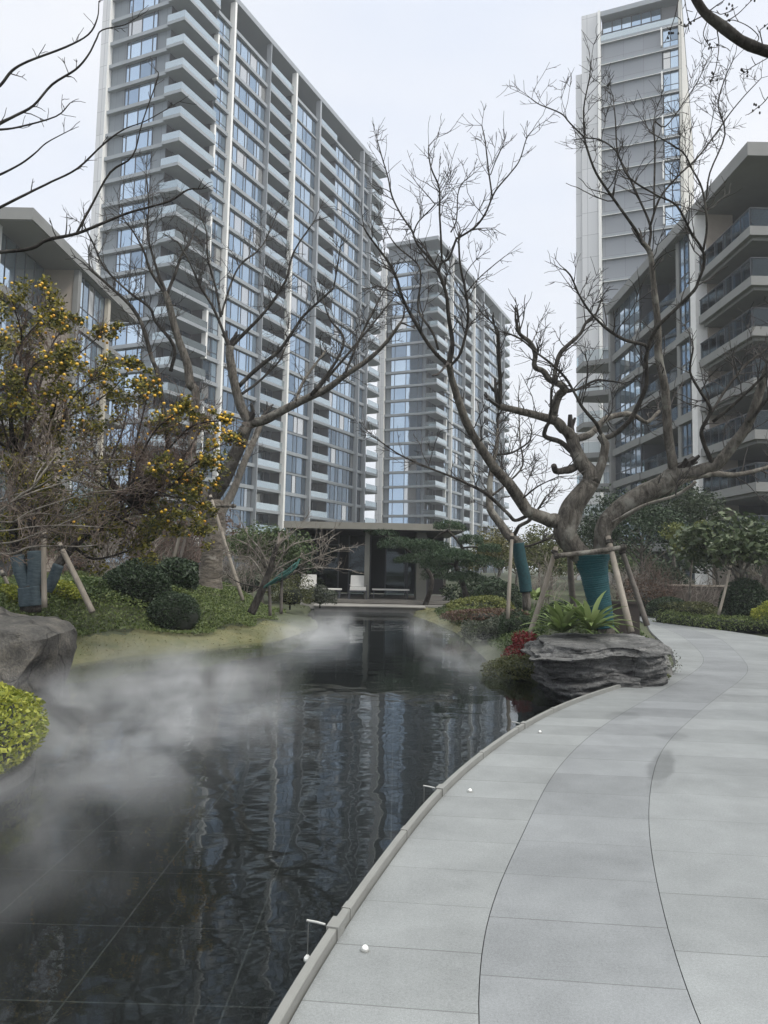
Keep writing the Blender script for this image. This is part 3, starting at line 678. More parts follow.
class BareTree:
    def __init__(s, name, label, cat, base, group=None, seed=1, bark='bark', twig='twig'):
        s.root = empty(name, base); tag(s.root, label, cat, group)
        s.base = np.array(base, float); s.rng = np.random.default_rng(seed); s.tw = MB(); s.bark = M[bark]; s.twm = M[twig]; s.n = 0
    def limb(s, px, Y0, Y1, r0, r1, part='limb', twigs=1.0, sides=8, L=.8, start=.25, m=None, depth=2, knobs=True, per=4, tip=True):
        """px: outline followed by the limb; Y0..Y1 its real distance from start to end; r0, r1 radii in pixels at that distance"""
        n = len(px); seg = np.array([0] + [math.hypot(px[i + 1][0] - px[i][0], px[i + 1][1] - px[i][1]) for i in range(n - 1)]).cumsum(); seg = seg / seg[-1]
        P = np.array([at_y(px[i][0], px[i][1], Y0 + (Y1 - Y0) * seg[i]) for i in range(n)])
        P = smooth_line(P, per); k = len(P); t = np.linspace(0, 1, k)
        Yv = P[:, 1]; R = (np.interp(t, np.linspace(0, 1, len(r0)), r0) if isinstance(r0, (list, tuple)) else (r0 + (r1 - r0) * t)) * Yv / F
        if part == 'trunk': knobs = False
        if m is None and part == 'limb' and np.max(R) * F / Yv[0] < 4.2 and s.bark is M['bark']: m = M['bark_mid']
        if knobs: R = R * (1 + .055 * np.interp(np.arange(k), np.arange(0, k + 3, 3), s.rng.normal(0, 1, len(np.arange(0, k + 3, 3)))))
        R = np.maximum(R * (.82 if part == 'limb' and np.max(R) * F / Yv[0] < 4.2 else 1), .004)
        ks = np.arange(0, k + 4, 4); J = np.stack([np.interp(np.arange(k), ks, s.rng.normal(0, 1, len(ks))) for _ in range(3)], 1)
        P = P + J * np.minimum(R * (.28 if part == 'limb' else .10), .03)[:, None] * np.clip(t * 8, 0, 1)[:, None]
        mb = MB(); mb.tube(P - s.base, R, sides); mb.smooth = True
        mb.build(part, m or s.bark, s.root)
        if twigs: s.sprout(P, R, twigs, L, start, depth)
        if tip and twigs:
            d = P[-1] - P[-3]; d /= np.linalg.norm(d) + 1e-9
            for q in range(2):
                dd = d + s.rng.normal(0, .35, 3); s.grow(P[-1], dd / np.linalg.norm(dd), L * s.rng.uniform(.35, .7), max(R[-1] * .7, .004), depth - 1)
        return P, R
    def sprout(s, P, R, dens, L, start, depth):
        seglen = np.linalg.norm(np.diff(P, axis=0), axis=1); cum = np.concatenate([[0], seglen.cumsum()]); tot = cum[-1]
        n = int(tot * dens * 6.6) + 1
        for u in start + (1 - start) * s.rng.random(n):
            q = u * tot; i = min(int(np.searchsorted(cum, q)), len(P) - 1); i = max(i, 1)
            p = P[i - 1] + (P[i] - P[i - 1]) * ((q - cum[i - 1]) / (seglen[i - 1] + 1e-9))
            T = P[i] - P[i - 1]; T /= np.linalg.norm(T) + 1e-9
            rd = s.rng.normal(0, 1, 3); rd -= T * (rd @ T); rd /= np.linalg.norm(rd) + 1e-9
            d = T * s.rng.uniform(.15, .9) + rd * .9 + np.array([0, 0, .45]); d /= np.linalg.norm(d)
            s.grow(p, d, L * s.rng.uniform(.35, 1.15) * (1.1 - .45 * u), min(R[i] * .5, .011), depth)
    def grow(s, p, d, L, r, depth):
        r = max(r, .0042); n = max(3, int(L / .10)); st = L / n; pts = [p]; dirs = [d]
        for i in range(n):
            d = d + s.rng.normal(0, .17, 3) + np.array([0, 0, .05]); d = d / np.linalg.norm(d); pts.append(pts[-1] + d * st); dirs.append(d)
        rr = np.linspace(r, max(r * .45, .0030), n + 1)
        s.tw.tube(np.array(pts) - s.base, rr, 4 if r > .006 else 3, caps=False); s.n += 1
        if depth > 0:
            m = s.rng.poisson(L * 5.0 * (1.35 if depth == 1 else 1))
            for _ in range(m):
                i = int(s.rng.uniform(.25, 1.0) * n); i = min(i, n)
                rd = s.rng.normal(0, 1, 3); T = dirs[i]; rd -= T * (rd @ T); rd /= np.linalg.norm(rd) + 1e-9
                dd = T * .85 + rd * .75; dd /= np.linalg.norm(dd)
                s.grow(pts[i], dd, L * s.rng.uniform(.25, .6), r * .62, depth - 1)
    def done(s):
        if s.n: tag(s.tw.build('twigs', s.twm, s.root), kind='stuff')
        return s.root

A_ = lambda p: zp(460, 330, 3.84, p)
B_ = lambda p: zp(568, 280, 3.84, p)
C_ = lambda p: zp(540, 60, 3.368, p)
D_ = lambda p: zp(370, 110, 3.84, p)
E_ = lambda p: zp(90, 180, 3.84, p)
F_ = lambda p: zp(200, 200, 3.84, p)
G_ = lambda p: zp(130, 400, 3.84, p)
H_ = lambda p: zp(0, 0, 3.84, p)
I_ = lambda p: zp(650, 0, 5.69, p)
J_ = lambda p: zp(0, 380, 4.27, p)

def gz(x, y): return float(ground_h(np.array([x]), np.array([y]))[0])

# the big tree on the right, planted behind the layered rock
TY = 12.6
tb = at_y(604, 634, TY)
T = BareTree('bare_tree', 'big bare spreading tree with teal wrapped trunk behind the layered rock', 'tree', (tb[0], TY, tb[2] - .12), 'bare trees round the pond', 11)
T.limb([(606, 646), (603, 626), (598, 600), (594, 575), (591, 553)], TY, TY, [11, 9, 9.5, 11, 12], 0, 'trunk', 0, 14)
# turns of teal rope round the trunk
wr = [(604, 628), (602, 615), (599, 600), (596, 585), (593.5, 570), (592, 562), (591.5, 555)]
Pw = smooth_line([at_y(x, y, TY) for x, y in wr], 8); kw = len(Pw); tw_ = np.linspace(0, 1, kw)
Rw = np.interp(tw_, [0, .3, .6, .85, 1], [9.5, 11, 13.0, 16.2, 18.2]) * TY / F
M['teal_wrap'] = mat('teal_wrap', (.007, .052, .062), .8, scale=14, col2=(.014, .085, .098), bump=.4, bscale=40, stretch=(1, 1, 5))
Lw = np.concatenate([[0], np.linalg.norm(np.diff(Pw, axis=0), axis=1).cumsum()])
zz = np.linspace(0, Lw[-1], 120); Pc = np.stack([np.interp(zz, Lw, Pw[:, i]) for i in range(3)], 1); Rc = np.interp(zz, Lw, Rw)
phase = zz / .034; Rc = Rc + .010 * np.abs(np.sin(phase * math.pi)) + rng.normal(0, .0022, 120)
mb = MB(); mb.tube(Pc - T.base, Rc, 20); mb.smooth = True; mb.build('trunk_wrap', M['teal_wrap'], T.root)
# left stem
T.limb(A_([(470, 870), (430, 830), (408, 770), (425, 700), (455, 650), (492, 605), (512, 572)]), TY, TY - .2, [10, 10.4, 11.6, 12, 10.6, 9.2, 8], 0, 'trunk', 0, 14, per=6)
T.limb(A_([(512, 578), (500, 555), (470, 510), (440, 465), (430, 412)]), TY - .2, TY - .1, 8.2, 6.2, 'limb', .3, 10, L=.5)
T.limb(A_([(430, 415), (392, 378), (350, 345), (300, 328), (240, 313), (150, 297)]), TY - .1, TY - .6, 6, 3.4, 'limb', .8)
T.limb(A_([(150, 300), (156, 200), (150, 120), (148, 30), (140, 10)]), TY - .6, TY - .8, 2.8, 1.9, 'limb', .7, L=.6)
T.limb(zp(370, 110, 3.84, [(495, 870), (492, 850), (478, 825), (430, 780), (405, 745), (380, 720)]), TY - .8, TY - .9, 1.3, .6, 'limb', 1.0, 6, L=.5)
T.limb(A_([(430, 418), (455, 412), (500, 395), (550, 350), (600, 330), (660, 325), (720, 350), (768, 310)]), TY - .1, TY + 1.0, 4.4, 1.7, 'limb', .7)
T.limb(A_([(352, 345), (366, 300), (390, 250), (408, 232), (385, 212), (342, 186), (325, 155), (284, 143), (291, 90), (270, 48), (232, 15), (218, -20)]), TY - .2, TY - 1, 4.8, 1.8, 'limb', .9)
T.limb(A_([(404, 236), (430, 236), (455, 226), (520, 195), (570, 193), (625, 206)]), TY - .3, TY - .6, 2.2, .9, 'limb', 1.0, 6, L=.6)
T.limb(A_([(362, 205), (366, 150), (382, 90), (420, 50), (462, 8), (485, -30), (520, -60)]), TY - .6, TY - .2, 3.3, 1.5, 'limb', 1.0)
T.limb(A_([(545, 405), (520, 360), (470, 300), (442, 245), (405, 185), (352, 132), (290, 82), (240, 40), (190, 15)]), TY - .3, TY - 1.4, 2.4, .9, 'limb', 1.1, 6)
T.limb(A_([(438, 528), (402, 542), (372, 540), (360, 522)]), TY - .1, TY - .7, 4.0, 3.0, 'limb', .2, 8, L=.4, tip=False)
T.limb(A_([(432, 470), (385, 432), (325, 412), (331, 378), (347, 338), (351, 225)]), TY - .1, TY - .6, 3.6, 1.6, 'limb', .8, L=.6)
T.limb(A_([(515, 585), (545, 510), (552, 440), (546, 405)]), TY - .2, TY - .3, 5.6, 4.0, 'limb', .3, 8, L=.5, tip=False)
T.limb(A_([(546, 412), (570, 415), (605, 392), (650, 345), (682, 280), (712, 210), (716, 110), (722, 60)]), TY - .3, TY - .9, 3.8, 2.3, 'limb', .5, tip=False)
T.limb(B_([(305, 265), (290, 250), (222, 232), (160, 196), (118, 160), (78, 115), (42, 55), (12, -10), (-10, -40)]), TY - .9, TY - 1.8, 2.3, .9, 'limb', 1.0)
T.limb(B_([(306, 268), (318, 235), (345, 180), (400, 122), (480, 40), (502, 0)]) + C_([(552, 690), (546, 640), (508, 580), (460, 492), (405, 460)]), TY - .9, TY - 2.0, 2.7, 1.2, 'limb', .9)
T.limb(C_([(405, 462), (300, 395), (258, 310), (205, 270), (150, 262)]), TY - 2.0, TY - 2.2, 1.2, .7, 'limb', 1.1, 6)
T.limb(C_([(550, 640), (562, 560), (546, 440), (512, 368), (480, 312), (420, 272), (370, 242)]), TY - 1.8, TY - 2.2, 1.5, .7, 'limb', 1.1, 6)
T.limb(C_([(560, 470), (572, 380), (622, 250), (600, 150), (625, 60), (650, 0)]), TY - 1.9, TY - 2.5, 1.2, .6, 'limb', 1.1, 6)
# long left limb
T.limb(A_([(415, 775), (385, 742), (345, 718), (262, 700), (240, 662), (190, 600), (140, 530), (80, 450), (40, 380), (10, 310)]) + D_([(318, 1040), (300, 975)]), TY, TY - 1.6, 7.8, 3.0, 'limb', .8, 10)
T.limb(D_([(302, 978), (240, 920), (180, 830), (125, 722), (98, 640), (60, 572), (0, 490), (-25, 450)]), TY - 1.6, TY - 2.4, 2.7, 1.0, 'limb', .9)
T.limb(D_([(262, 920), (240, 850), (194, 790), (185, 740), (196, 650), (180, 590), (100, 520), (50, 440)]), TY - 1.7, TY - 1.2, 1.7, .7, 'limb', .9, 6)
T.limb(D_([(304, 975), (320, 900), (302, 800), (294, 700), (264, 618)]), TY - 1.6, TY - 1.9, 3.0, 2.2, 'limb', .6)
T.limb(D_([(264, 622), (272, 588), (302, 570), (330, 500), (341, 490), (400, 450), (442, 400), (470, 335), (490, 298), (540, 240), (575, 190), (600, 112), (620, 82)]), TY - 1.9, TY - 2.6, 1.9, .7, 'limb', .9, 6)
T.limb(D_([(264, 618), (230, 570), (180, 512), (160, 462), (120, 400), (85, 330), (70, 260), (45, 180), (26, 110)]), TY - 1.9, TY - 1.6, 1.8, .7, 'limb', .9, 6)
T.limb(D_([(276, 585), (268, 400), (264, 300), (235, 222), (224, 150), (240, 122)]), TY - 1.9, TY - 2.2, 1.5, .6, 'limb', 1.0, 6)
T.limb(D_([(165, 480), (185, 430), (245, 370), (240, 350), (180, 282)]), TY - 1.8, TY - 1.9, 1.1, .6, 'limb', 1.0, 6)
T.limb(D_([(470, 340), (455, 230), (441, 120), (430, 60)]), TY - 2.3, TY - 2.4, 1.1, .6, 'limb', 1.0, 6, L=.6)
T.limb(D_([(462, 250), (480, 200), (502, 150)]), TY - 2.3, TY - 2.5, .8, .5, 'limb', 1.0, 5, L=.5)
T.limb(D_([(310, 470), (334, 420), (342, 300), (400, 242)]), TY - 2.0, TY - 2.2, 1.0, .5, 'limb', 1.0, 5, L=.5)
T.limb(D_([(306, 985), (350, 930), (376, 800), (368, 690), (345, 600), (341, 490)]), TY - 1.6, TY - 2.2, 2.0, 1.2, 'limb', .9, 6)
T.limb(D_([(372, 700), (420, 645), (470, 600), (520, 560)]), TY - 1.9, TY - 2.1, .9, .5, 'limb', 1.0, 5, L=.5)
T.limb(A_([(262, 712), (212, 730), (180, 702), (100, 630), (30, 590), (-40, 560)]) + [(425, 466), (400, 455), (378, 440)], TY - .3, TY - 1.4, 2.6, .8, 'limb', .8, 6)
T.limb(A_([(236, 650), (300, 600), (380, 562)]), TY - .5, TY - 1.2, 1.3, .6, 'limb', .9, 5)
# right limb
T.limb([(599, 566)] + B_([(128, 1000), (150, 930), (215, 872), (300, 822), (380, 770), (425, 728)]), TY, TY - .5, [9, 8, 9.2, 10.5, 10.2, 9.4, 8], 0, 'trunk', .2, 14, L=.5, per=6)
T.limb(B_([(405, 735), (398, 690), (388, 640), (386, 560), (386, 450), (366, 370), (350, 300), (345, 220), (345, 150), (335, 50), (330, 0)]) + C_([(370, 650), (345, 615)]), TY - .5, TY - 1.1, 5.2, 2.4, 'limb', .6, 10)
T.limb(C_([(345, 622), (330, 585), (290, 530), (250, 472), (190, 382), (160, 302), (150, 262), (148, 160), (166, 62), (170, 18)]), TY - 1.1, TY - 1.9, 2.2, .7, 'limb', 1.0, 6)
T.limb(C_([(150, 262), (100, 212), (70, 180), (0, 150), (-30, 130)]), TY - 1.6, TY - 1.6, 1.0, .6, 'limb', 1.0, 6)
T.limb(C_([(366, 640), (368, 560), (330, 462), (290, 372), (262, 312), (254, 200), (245, 120)]), TY - 1.0, TY - .7, 1.7, .7, 'limb', 1.0, 6)
T.limb(C_([(368, 570), (400, 470), (460, 395), (530, 330), (598, 242), (640, 180), (690, 120), (745, 60)]), TY - 1.0, TY - 1.4, 1.6, .6, 'limb', 1.0, 6)
T.limb(C_([(384, 520), (386, 300), (382, 210), (420, 225), (480, 150), (530, 72), (562, 5)]), TY - 1.2, TY - .8, 1.2, .6, 'limb', 1.0, 6)
T.limb(C_([(225, 440), (250, 400), (262, 330)]), TY - 1.5, TY - 1.8, .8, .5, 'limb', 1.0, 5, L=.5)
T.limb(B_([(405, 742), (470, 740), (530, 715), (572, 700), (620, 640), (682, 572), (722, 480), (752, 400), (780, 300), (800, 200), (830, 100)]), TY - .5, TY - 1.6, 6.4, 3.2, 'limb', .5, 10, m=M['bark'])
T.limb(B_([(690, 545), (730, 500), (768, 460), (840, 420), (920, 400)]), TY - 1.2, TY - 1.8, 3.0, 1.4, 'limb', .7)
T.limb(B_([(555, 705), (520, 622), (514, 580), (540, 522), (545, 490), (500, 420), (470, 350), (480, 260)]), TY - .7, TY - 1.5, 3.2, 1.0, 'limb', .9)
T.limb(B_([(556, 545), (620, 490), (700, 420), (768, 350), (830, 280)]), TY - .9, TY - 1.6, 2.3, 1.2, 'limb', .8)
T.limb(B_([(540, 525), (600, 430), (680, 330), (768, 260), (850, 190)]), TY - .9, TY - .2, 1.9, .8, 'limb', .9)
T.limb(B_([(375, 815), (440, 772), (500, 752), (560, 745), (640, 745), (720, 735), (800, 705)]), TY - .3, TY + .6, 4.4, 1.7, 'limb', .7)
T.limb(B_([(170, 930), (225, 898), (300, 862), (400, 830), (460, 800), (492, 772)]), TY - .4, TY - 1.0, 1.6, 2.1, 'limb', .2, 8, m=M['bark_pale'], tip=False)
T.done()

# smaller wrapped tree behind it
SY = 16.5
p = at_y(527, 604, SY)
S2 = BareTree('bare_tree', 'small bare tree with dark teal wrapped leaning trunk left of the big wrapped tree', 'tree', (p[0], SY, p[2] - .1), 'bare trees round the pond', 12)
S2.limb([(527, 610), (525, 588), (521, 565), (518, 540)], SY, SY, 4.2, 4.6, 'trunk', 0, 10, knobs=False)
mb = MB(); Pq = smooth_line([at_y(x, y, SY) for x, y in ((526, 592), (524, 575), (520.5, 560), (518, 543))], 14); mb.tube(Pq - S2.base, [6 * SY / F + .006 * (i % 2) for i in range(len(Pq))], 14); mb.smooth = True; mb.build('trunk_wrap', mat('dark_teal_wrap', (.008, .045, .052), .8, noise=.3, scale=20), S2.root)
S2.limb(A_([(218, 815), (190, 790), (150, 740), (122, 680), (112, 610), (125, 520), (140, 460), (148, 380)]), SY, SY + .5, 5, 1.8, 'limb', .9, L=.9)
S2.limb(A_([(205, 790), (232, 750), (262, 730), (300, 690), (330, 640)]), SY, SY - .4, 3, 1.0, 'limb', .9, L=.9)
S2.limb(A_([(140, 480), (200, 470), (262, 430), (275, 390)]), SY + .4, SY, 1.6, .7, 'limb', 1.0, 6)
S2.limb(A_([(215, 840), (280, 825), (350, 795)]), SY, SY - .2, 2.0, 1.4, 'limb', .5, 6)
S2.limb(A_([(118, 640), (180, 590), (240, 520), (230, 420), (225, 250)]), SY + .3, SY + 1, 1.6, .6, 'limb', 1.0, 6)
S2.done()

# left tree on the mound
M['bark_trunk'] = bark_mat('bark_trunk', (.07, .06, .05), (.20, .175, .145), (.26, .24, .21), 7, (.6, .6, 2.0))
p = hit(208, 592, 14, 24); LY = float(p[1])
T = BareTree('bare_tree', 'tall bare tree with thick pale trunk on the left mound behind the fruit tree', 'tree', (p[0], LY, p[2] - .1), 'bare trees round the pond', 13)
T.limb(G_([(298, 800), (300, 745), (303, 690), (312, 620), (322, 540), (326, 460), (312, 395)]), LY, LY, [17, 14, 12, 10.5, 10, 10.5, 11.5], 0, 'trunk', 0, 14, m=M['bark_trunk'], per=6)
T.limb(G_([(305, 420), (320, 370), (352, 320), (388, 255), (425, 165), (448, 105)]), LY, LY - .3, [8.2, 7.4, 7, 6.6, 6.2], 0, 'trunk', .3, 12, L=.8, per=6, m=M['bark_mid'])
T.limb(G_([(345, 440), (378, 390), (402, 330), (440, 220), (482, 125), (510, 60)]), LY + .1, LY + .9, 4.6, 2.6, 'limb', .6, 8, m=M['bark_pale'])
T.limb(G_([(310, 430), (285, 370), (255, 320), (235, 270)]) + E_([(400, 830), (385, 790), (370, 702), (332, 592), (300, 460), (286, 430)]), LY, LY - .8, 6, 3.0, 'limb', .5)
T.limb(E_([(286, 435), (230, 352), (208, 280), (170, 205), (130, 150)]), LY - .8, LY - 1.6, 2.2, .8, 'limb', 1.0, L=1.2)
T.limb(E_([(296, 440), (330, 350), (352, 290), (385, 240), (400, 190)]), LY - .8, LY - .4, 2.2, .8, 'limb', 1.0, L=1.2)
T.limb(E_([(282, 425), (242, 290), (222, 200), (226, 90), (218, 0)]), LY - .8, LY - 1.2, 1.8, .7, 'limb', 1.0, L=1.2)
T.limb(G_([(235, 280), (190, 230), (150, 190)]) + E_([(270, 765), (240, 682), (200, 560), (150, 480), (80, 410), (0, 340)]), LY, LY - 1.2, 3.6, 1.6, 'limb', .8, L=1.1)
T.limb(E_([(310, 735), (322, 640), (250, 542), (230, 490), (150, 430), (60, 340), (10, 240), (-20, 180)]), LY, LY - 1.5, 2.4, .8, 'limb', .9, L=1.1)
T.limb(F_([(160, 900), (178, 852), (158, 790), (132, 690), (118, 600), (116, 565)]), LY - .3, LY - .5, 5.6, 4.0, 'limb', .3, 10)
T.limb(F_([(116, 575), (100, 538), (80, 480), (42, 400), (0, 330), (-40, 240), (-85, 160)]), LY - .5, LY - 1.2, 2.3, .9, 'limb', .9, L=1.1)
T.limb(F_([(118, 565), (180, 502), (250, 430), (330, 312), (360, 202), (440, 80)]), LY - .5, LY - 1.0, 2.6, .8, 'limb', .9, L=1.1)
T.limb(F_([(84, 440), (98, 380), (130, 292), (162, 242), (240, 172), (300, 40)]), LY - .6, LY - .2, 1.7, .6, 'limb', 1.0, L=1.1)
T.limb(F_([(80, 450), (62, 342), (30, 222), (24, 120), (0, 60)]), LY - .6, LY - 1.4, 1.7, .6, 'limb', 1.0, L=1.1)
T.limb(F_([(150, 715), (218, 642), (300, 580), (360, 500), (402, 440), (500, 350), (516, 320), (540, 180)]), LY - .4, LY - 1.4, 2.9, .8, 'limb', .9, L=1.1)
T.limb(F_([(160, 745), (230, 692), (300, 620), (330, 560)]), LY - .4, LY + .4, 1.9, .9, 'limb', .8, L=.9)
T.limb(F_([(172, 872), (195, 858), (250, 842), (330, 800), (420, 750), (490, 720), (560, 670), (650, 612), (720, 542), (770, 470)]), LY - .3, LY - 1.8, 5.4, 1.6, 'limb', .7, 10, L=1.0)
T.limb(F_([(425, 750), (520, 622), (552, 530), (500, 460), (470, 380)]), LY - 1.0, LY - 1.4, 2.2, .8, 'limb', .9, L=1.0)
T.limb(F_([(555, 672), (610, 542), (680, 400), (720, 330)]), LY - 1.3, LY - 1.0, 1.8, .7, 'limb', .9, L=1.0)
T.limb(F_([(445, 735), (560, 600), (660, 480), (740, 380)]), LY - 1.0, LY - .4, 1.9, .7, 'limb', .9, L=1.0)
T.limb(F_([(360, 785), (400, 692), (480, 580)]), LY - .8, LY - .2, 2.2, 1.4, 'limb', .6, L=.8, m=M['bark_pale'])
T.limb(F_([(205, 845), (200, 810), (196, 785)]), LY - .3, LY - .4, 2.4, 1.9, 'limb', 0, tip=False)
T.done()

# tree beyond the left edge: only its reaching branches are in the picture
OY = 8.0
T = BareTree('bare_tree', 'bare tree standing beyond the left edge, thin dark branches crossing the sky', 'tree', (-6.9, 8.6, gz(-6.9, 8.6) - .1), 'bare trees round the pond', 14, 'bark_dark')
hub = np.array([(-6.9, 8.6, -.2), (-6.88, 8.55, 1.2), (-6.8, 8.5, 2.4), (-6.7, 8.45, 3.6), (-6.6, 8.4, 5.4)])
mb = MB(); mb.tube(smooth_line(hub, 5) - T.base, np.linspace(.19, .08, 21), 12); mb.smooth = True; mb.build('trunk', M['bark'], T.root)
for px, r0, r1, tg in ((H_([(-420, 560), (-200, 470), (-60, 372), (0, 330), (50, 272), (110, 236), (250, 182), (340, 132), (374, 70), (380, 5)]), 3.4, .8, .35),
                   (H_([(-420, 680), (-200, 590), (-60, 510), (0, 475), (60, 445), (130, 405), (200, 326), (290, 266), (340, 210), (370, 150), (392, 115), (480, 95), (530, 65)]), 3.6, .6, .35),
                   (H_([(-420, 690), (-150, 530), (-40, 507), (0, 500), (70, 488), (215, 446), (270, 395)]), 3.0, .8, .5),
                   (H_([(-420, 900), (-180, 740), (-40, 682), (0, 672), (80, 630), (135, 590), (180, 548), (268, 500)]), 3.0, .7, .3),
                   (H_([(-420, 1000), (-180, 900), (-60, 832), (0, 800), (100, 746), (200, 700), (300, 645), (400, 550), (480, 496), (560, 465), (690, 390)]), 3.2, .6, .35),
                   (H_([(-420, 1080), (-180, 1000), (-60, 976), (0, 970), (120, 955), (180, 920), (290, 900), (400, 856), (500, 816), (650, 775), (720, 730), (775, 725)]), 4.2, 1.2, .3),
                   (H_([(292, 900), (350, 790), (424, 662), (510, 600), (546, 470), (606, 300), (600, 270)]), 2.2, .7, .3)):
    T.limb(px, OY, OY - .3, r0 * .72, r1 * .8, 'limb', tg, 7, L=.28, depth=1, start=.4)
T.done()

# tree beyond the right edge: a heavy branch across the top right corner
T = BareTree('bare_tree', 'tree beyond the right edge whose heavy crooked branch with pods crosses the top corner', 'tree', (7.1, 7.4, gz(7.1, 7.4) - .1), 'bare trees round the pond', 15, 'bark_dark')
hub = np.array([(7.1, 7.4, -.1), (7.0, 7.3, 1.5), (6.9, 7.1, 3.4), (6.4, 7.0, 5.0), (5.6, 7.0, 5.45)])
mb = MB(); mb.tube(smooth_line(hub, 5) - T.base, np.linspace(.2, .07, 21), 12); mb.smooth = True; mb.build('trunk', M['bark'], T.root)
T.limb([(1010, 95), (900, 75), (830, 60)] + I_([(760, 302), (671, 290), (590, 266), (500, 215), (400, 150), (320, 100), (280, 40), (245, -30), (200, -120), (180, -250)]), 7.0, 6.6, 7.2, 3.6, 'limb', .0, 10, m=M['bark_dark'])
for pts, r in ((I_([(300, 90), (260, 108), (222, 130), (205, 150)]), .9), (I_([(380, 160), (392, 260), (375, 380), (355, 450)]), .8), (I_([(322, 130), (304, 200), (345, 270)]), .7),
               (I_([(590, 262), (620, 210), (560, 150), (480, 115), (440, 120)]), .7), (I_([(420, 130), (500, 80), (580, 0)]), .8), (I_([(640, 250), (625, 180), (640, 160), (690, 120)]), .8),
               (I_([(720, 300), (671, 330), (600, 370), (560, 395)]), .7), (I_([(340, 60), (380, 30), (420, 0), (440, -40)]), .8), (I_([(760, 420), (680, 540), (640, 590), (600, 620)]), .9), (I_([(190, -60), (200, 20), (222, 130)]), .7),
               (I_([(380, 60), (400, 80), (440, 70)]), .5), (I_([(170, -60), (150, 60), (110, 190)]), .5)):
    T.limb(pts, 6.9, 6.8, r, .45, 'limb', .5, 5, L=.16, depth=0, m=M['bark_dark'], knobs=False)
    c = at_y(pts[-1][0], pts[-1][1], 6.8)
    for q in range(5):
        o = c + rng.normal(0, .03, 3); mb = MB(); a = np.array([0, 0, 1.0])
        mb.tube([o - T.base - (0, 0, .014), o - T.base - (0, 0, .008), o - T.base + (0, 0, .006), o - T.base + (0, 0, .013)], [.003, .009, .008, .003], 7); mb.smooth = True; mb.build('seed_pod', M['bark_dark'], T.root)
T.done()
# ------------------------------------------------------------------ foliage helpers
def leaves(centers, size, r, up=0.0, aspect=.5, spread=.35):
    """kite-shaped leaves, one island each, at the given points"""
    n = len(centers); c = np.asarray(centers)
    a = r.normal(0, 1, (n, 3)); a[:, 2] = a[:, 2] * .7 + up * .6; a /= np.linalg.norm(a, axis=1)[:, None]
    b = r.normal(0, 1, (n, 3)); b -= a * np.sum(a * b, 1)[:, None]; b /= np.linalg.norm(b, axis=1)[:, None]
    s = size * (1 + spread * r.normal(0, 1, n)).clip(.4, 1.9)
    s = s[:, None]
    nrm = np.cross(a, b)
    V = np.stack([c - a * s * .5, c + b * s * aspect * .5 + nrm * s * .08, c + a * s * .5, c - b * s * aspect * .5 + nrm * s * .08], 1)
    return V.reshape(-1, 3)
def blob_points(c, rad, n, r, lump=.25, shell=.55, bottom=-.55):
    """points through an uneven crown: denser towards its lumpy skin"""
    d = r.normal(0, 1, (int(n * 1.6), 3)); d /= np.linalg.norm(d, axis=1)[:, None]; d = d[d[:, 2] > bottom][:n]
    ph = r.uniform(0, 6.28, 6); k = r.normal(0, 2.6, (6, 3))
    f = sum(np.sin(d @ k[i] + ph[i]) for i in range(6)) / 6 * lump * 2 + 1
    u = shell + (1 - shell) * r.random(len(d)) ** .6
    return np.asarray(c) + d * np.asarray(rad) * (f * u)[:, None]
def core(mb, c, rad, r, sub=10):
    ring = []
    for i in range(sub + 1):
        th = math.pi * i / sub
        for j in range(2 * sub):
            ph = math.pi * j / sub; q = 1 + .08 * math.sin(3 * ph + 5 * th)
            ring.append((c[0] + rad[0] * math.sin(th) * math.cos(ph) * q, c[1] + rad[1] * math.sin(th) * math.sin(ph) * q, c[2] + rad[2] * math.cos(th)))
    k = 2 * sub
    mb.add(ring, [(i * k + j, (i + 1) * k + j, (i + 1) * k + (j + 1) % k, i * k + (j + 1) % k) for i in range(sub) for j in range(k)])

M['leaf_dark'] = leaf_mat('leaf_dark', [(.014, .026, .013), (.030, .052, .024), (.052, .078, .038)], .15)
M['leaf_mid'] = leaf_mat('leaf_mid', [(.038, .062, .022), (.072, .108, .038), (.12, .155, .06)])
M['leaf_olive'] = leaf_mat('leaf_olive', [(.045, .052, .020), (.085, .095, .035), (.13, .135, .055)])
M['leaf_yellow'] = leaf_mat('leaf_yellow', [(.11, .14, .02), (.24, .27, .04), (.40, .40, .07)])
M['leaf_broad'] = leaf_mat('leaf_broad', [(.034, .054, .024), (.068, .092, .043), (.125, .15, .08)], .15, .35)
M['leaf_fruit'] = leaf_mat('leaf_fruit', [(.030, .042, .014), (.085, .092, .024), (.20, .18, .035), (.34, .29, .045)], .25)
M['leaf_red'] = leaf_mat('leaf_red', [(.10, .008, .012), (.20, .015, .022), (.10, .03, .02)])
M['leaf_brown'] = leaf_mat('leaf_brown', [(.06, .035, .025), (.11, .065, .045), (.15, .10, .07)])
M['leaf_grey'] = leaf_mat('leaf_grey', [(.05, .06, .045), (.09, .105, .075), (.14, .15, .11)])
M['leaf_cover'] = leaf_mat('leaf_cover', [(.065, .095, .030), (.115, .155, .048), (.18, .215, .075)], .25)
M['needle'] = leaf_mat('needle', [(.018, .040, .022), (.040, .074, .036), (.075, .11, .052)], .15)
M['fruit'] = mat('fruit', (.62, .27, .015), .45, scale=4, col2=(.68, .47, .04))
M['core'] = mat('bush_inside', (.010, .014, .008), 1)

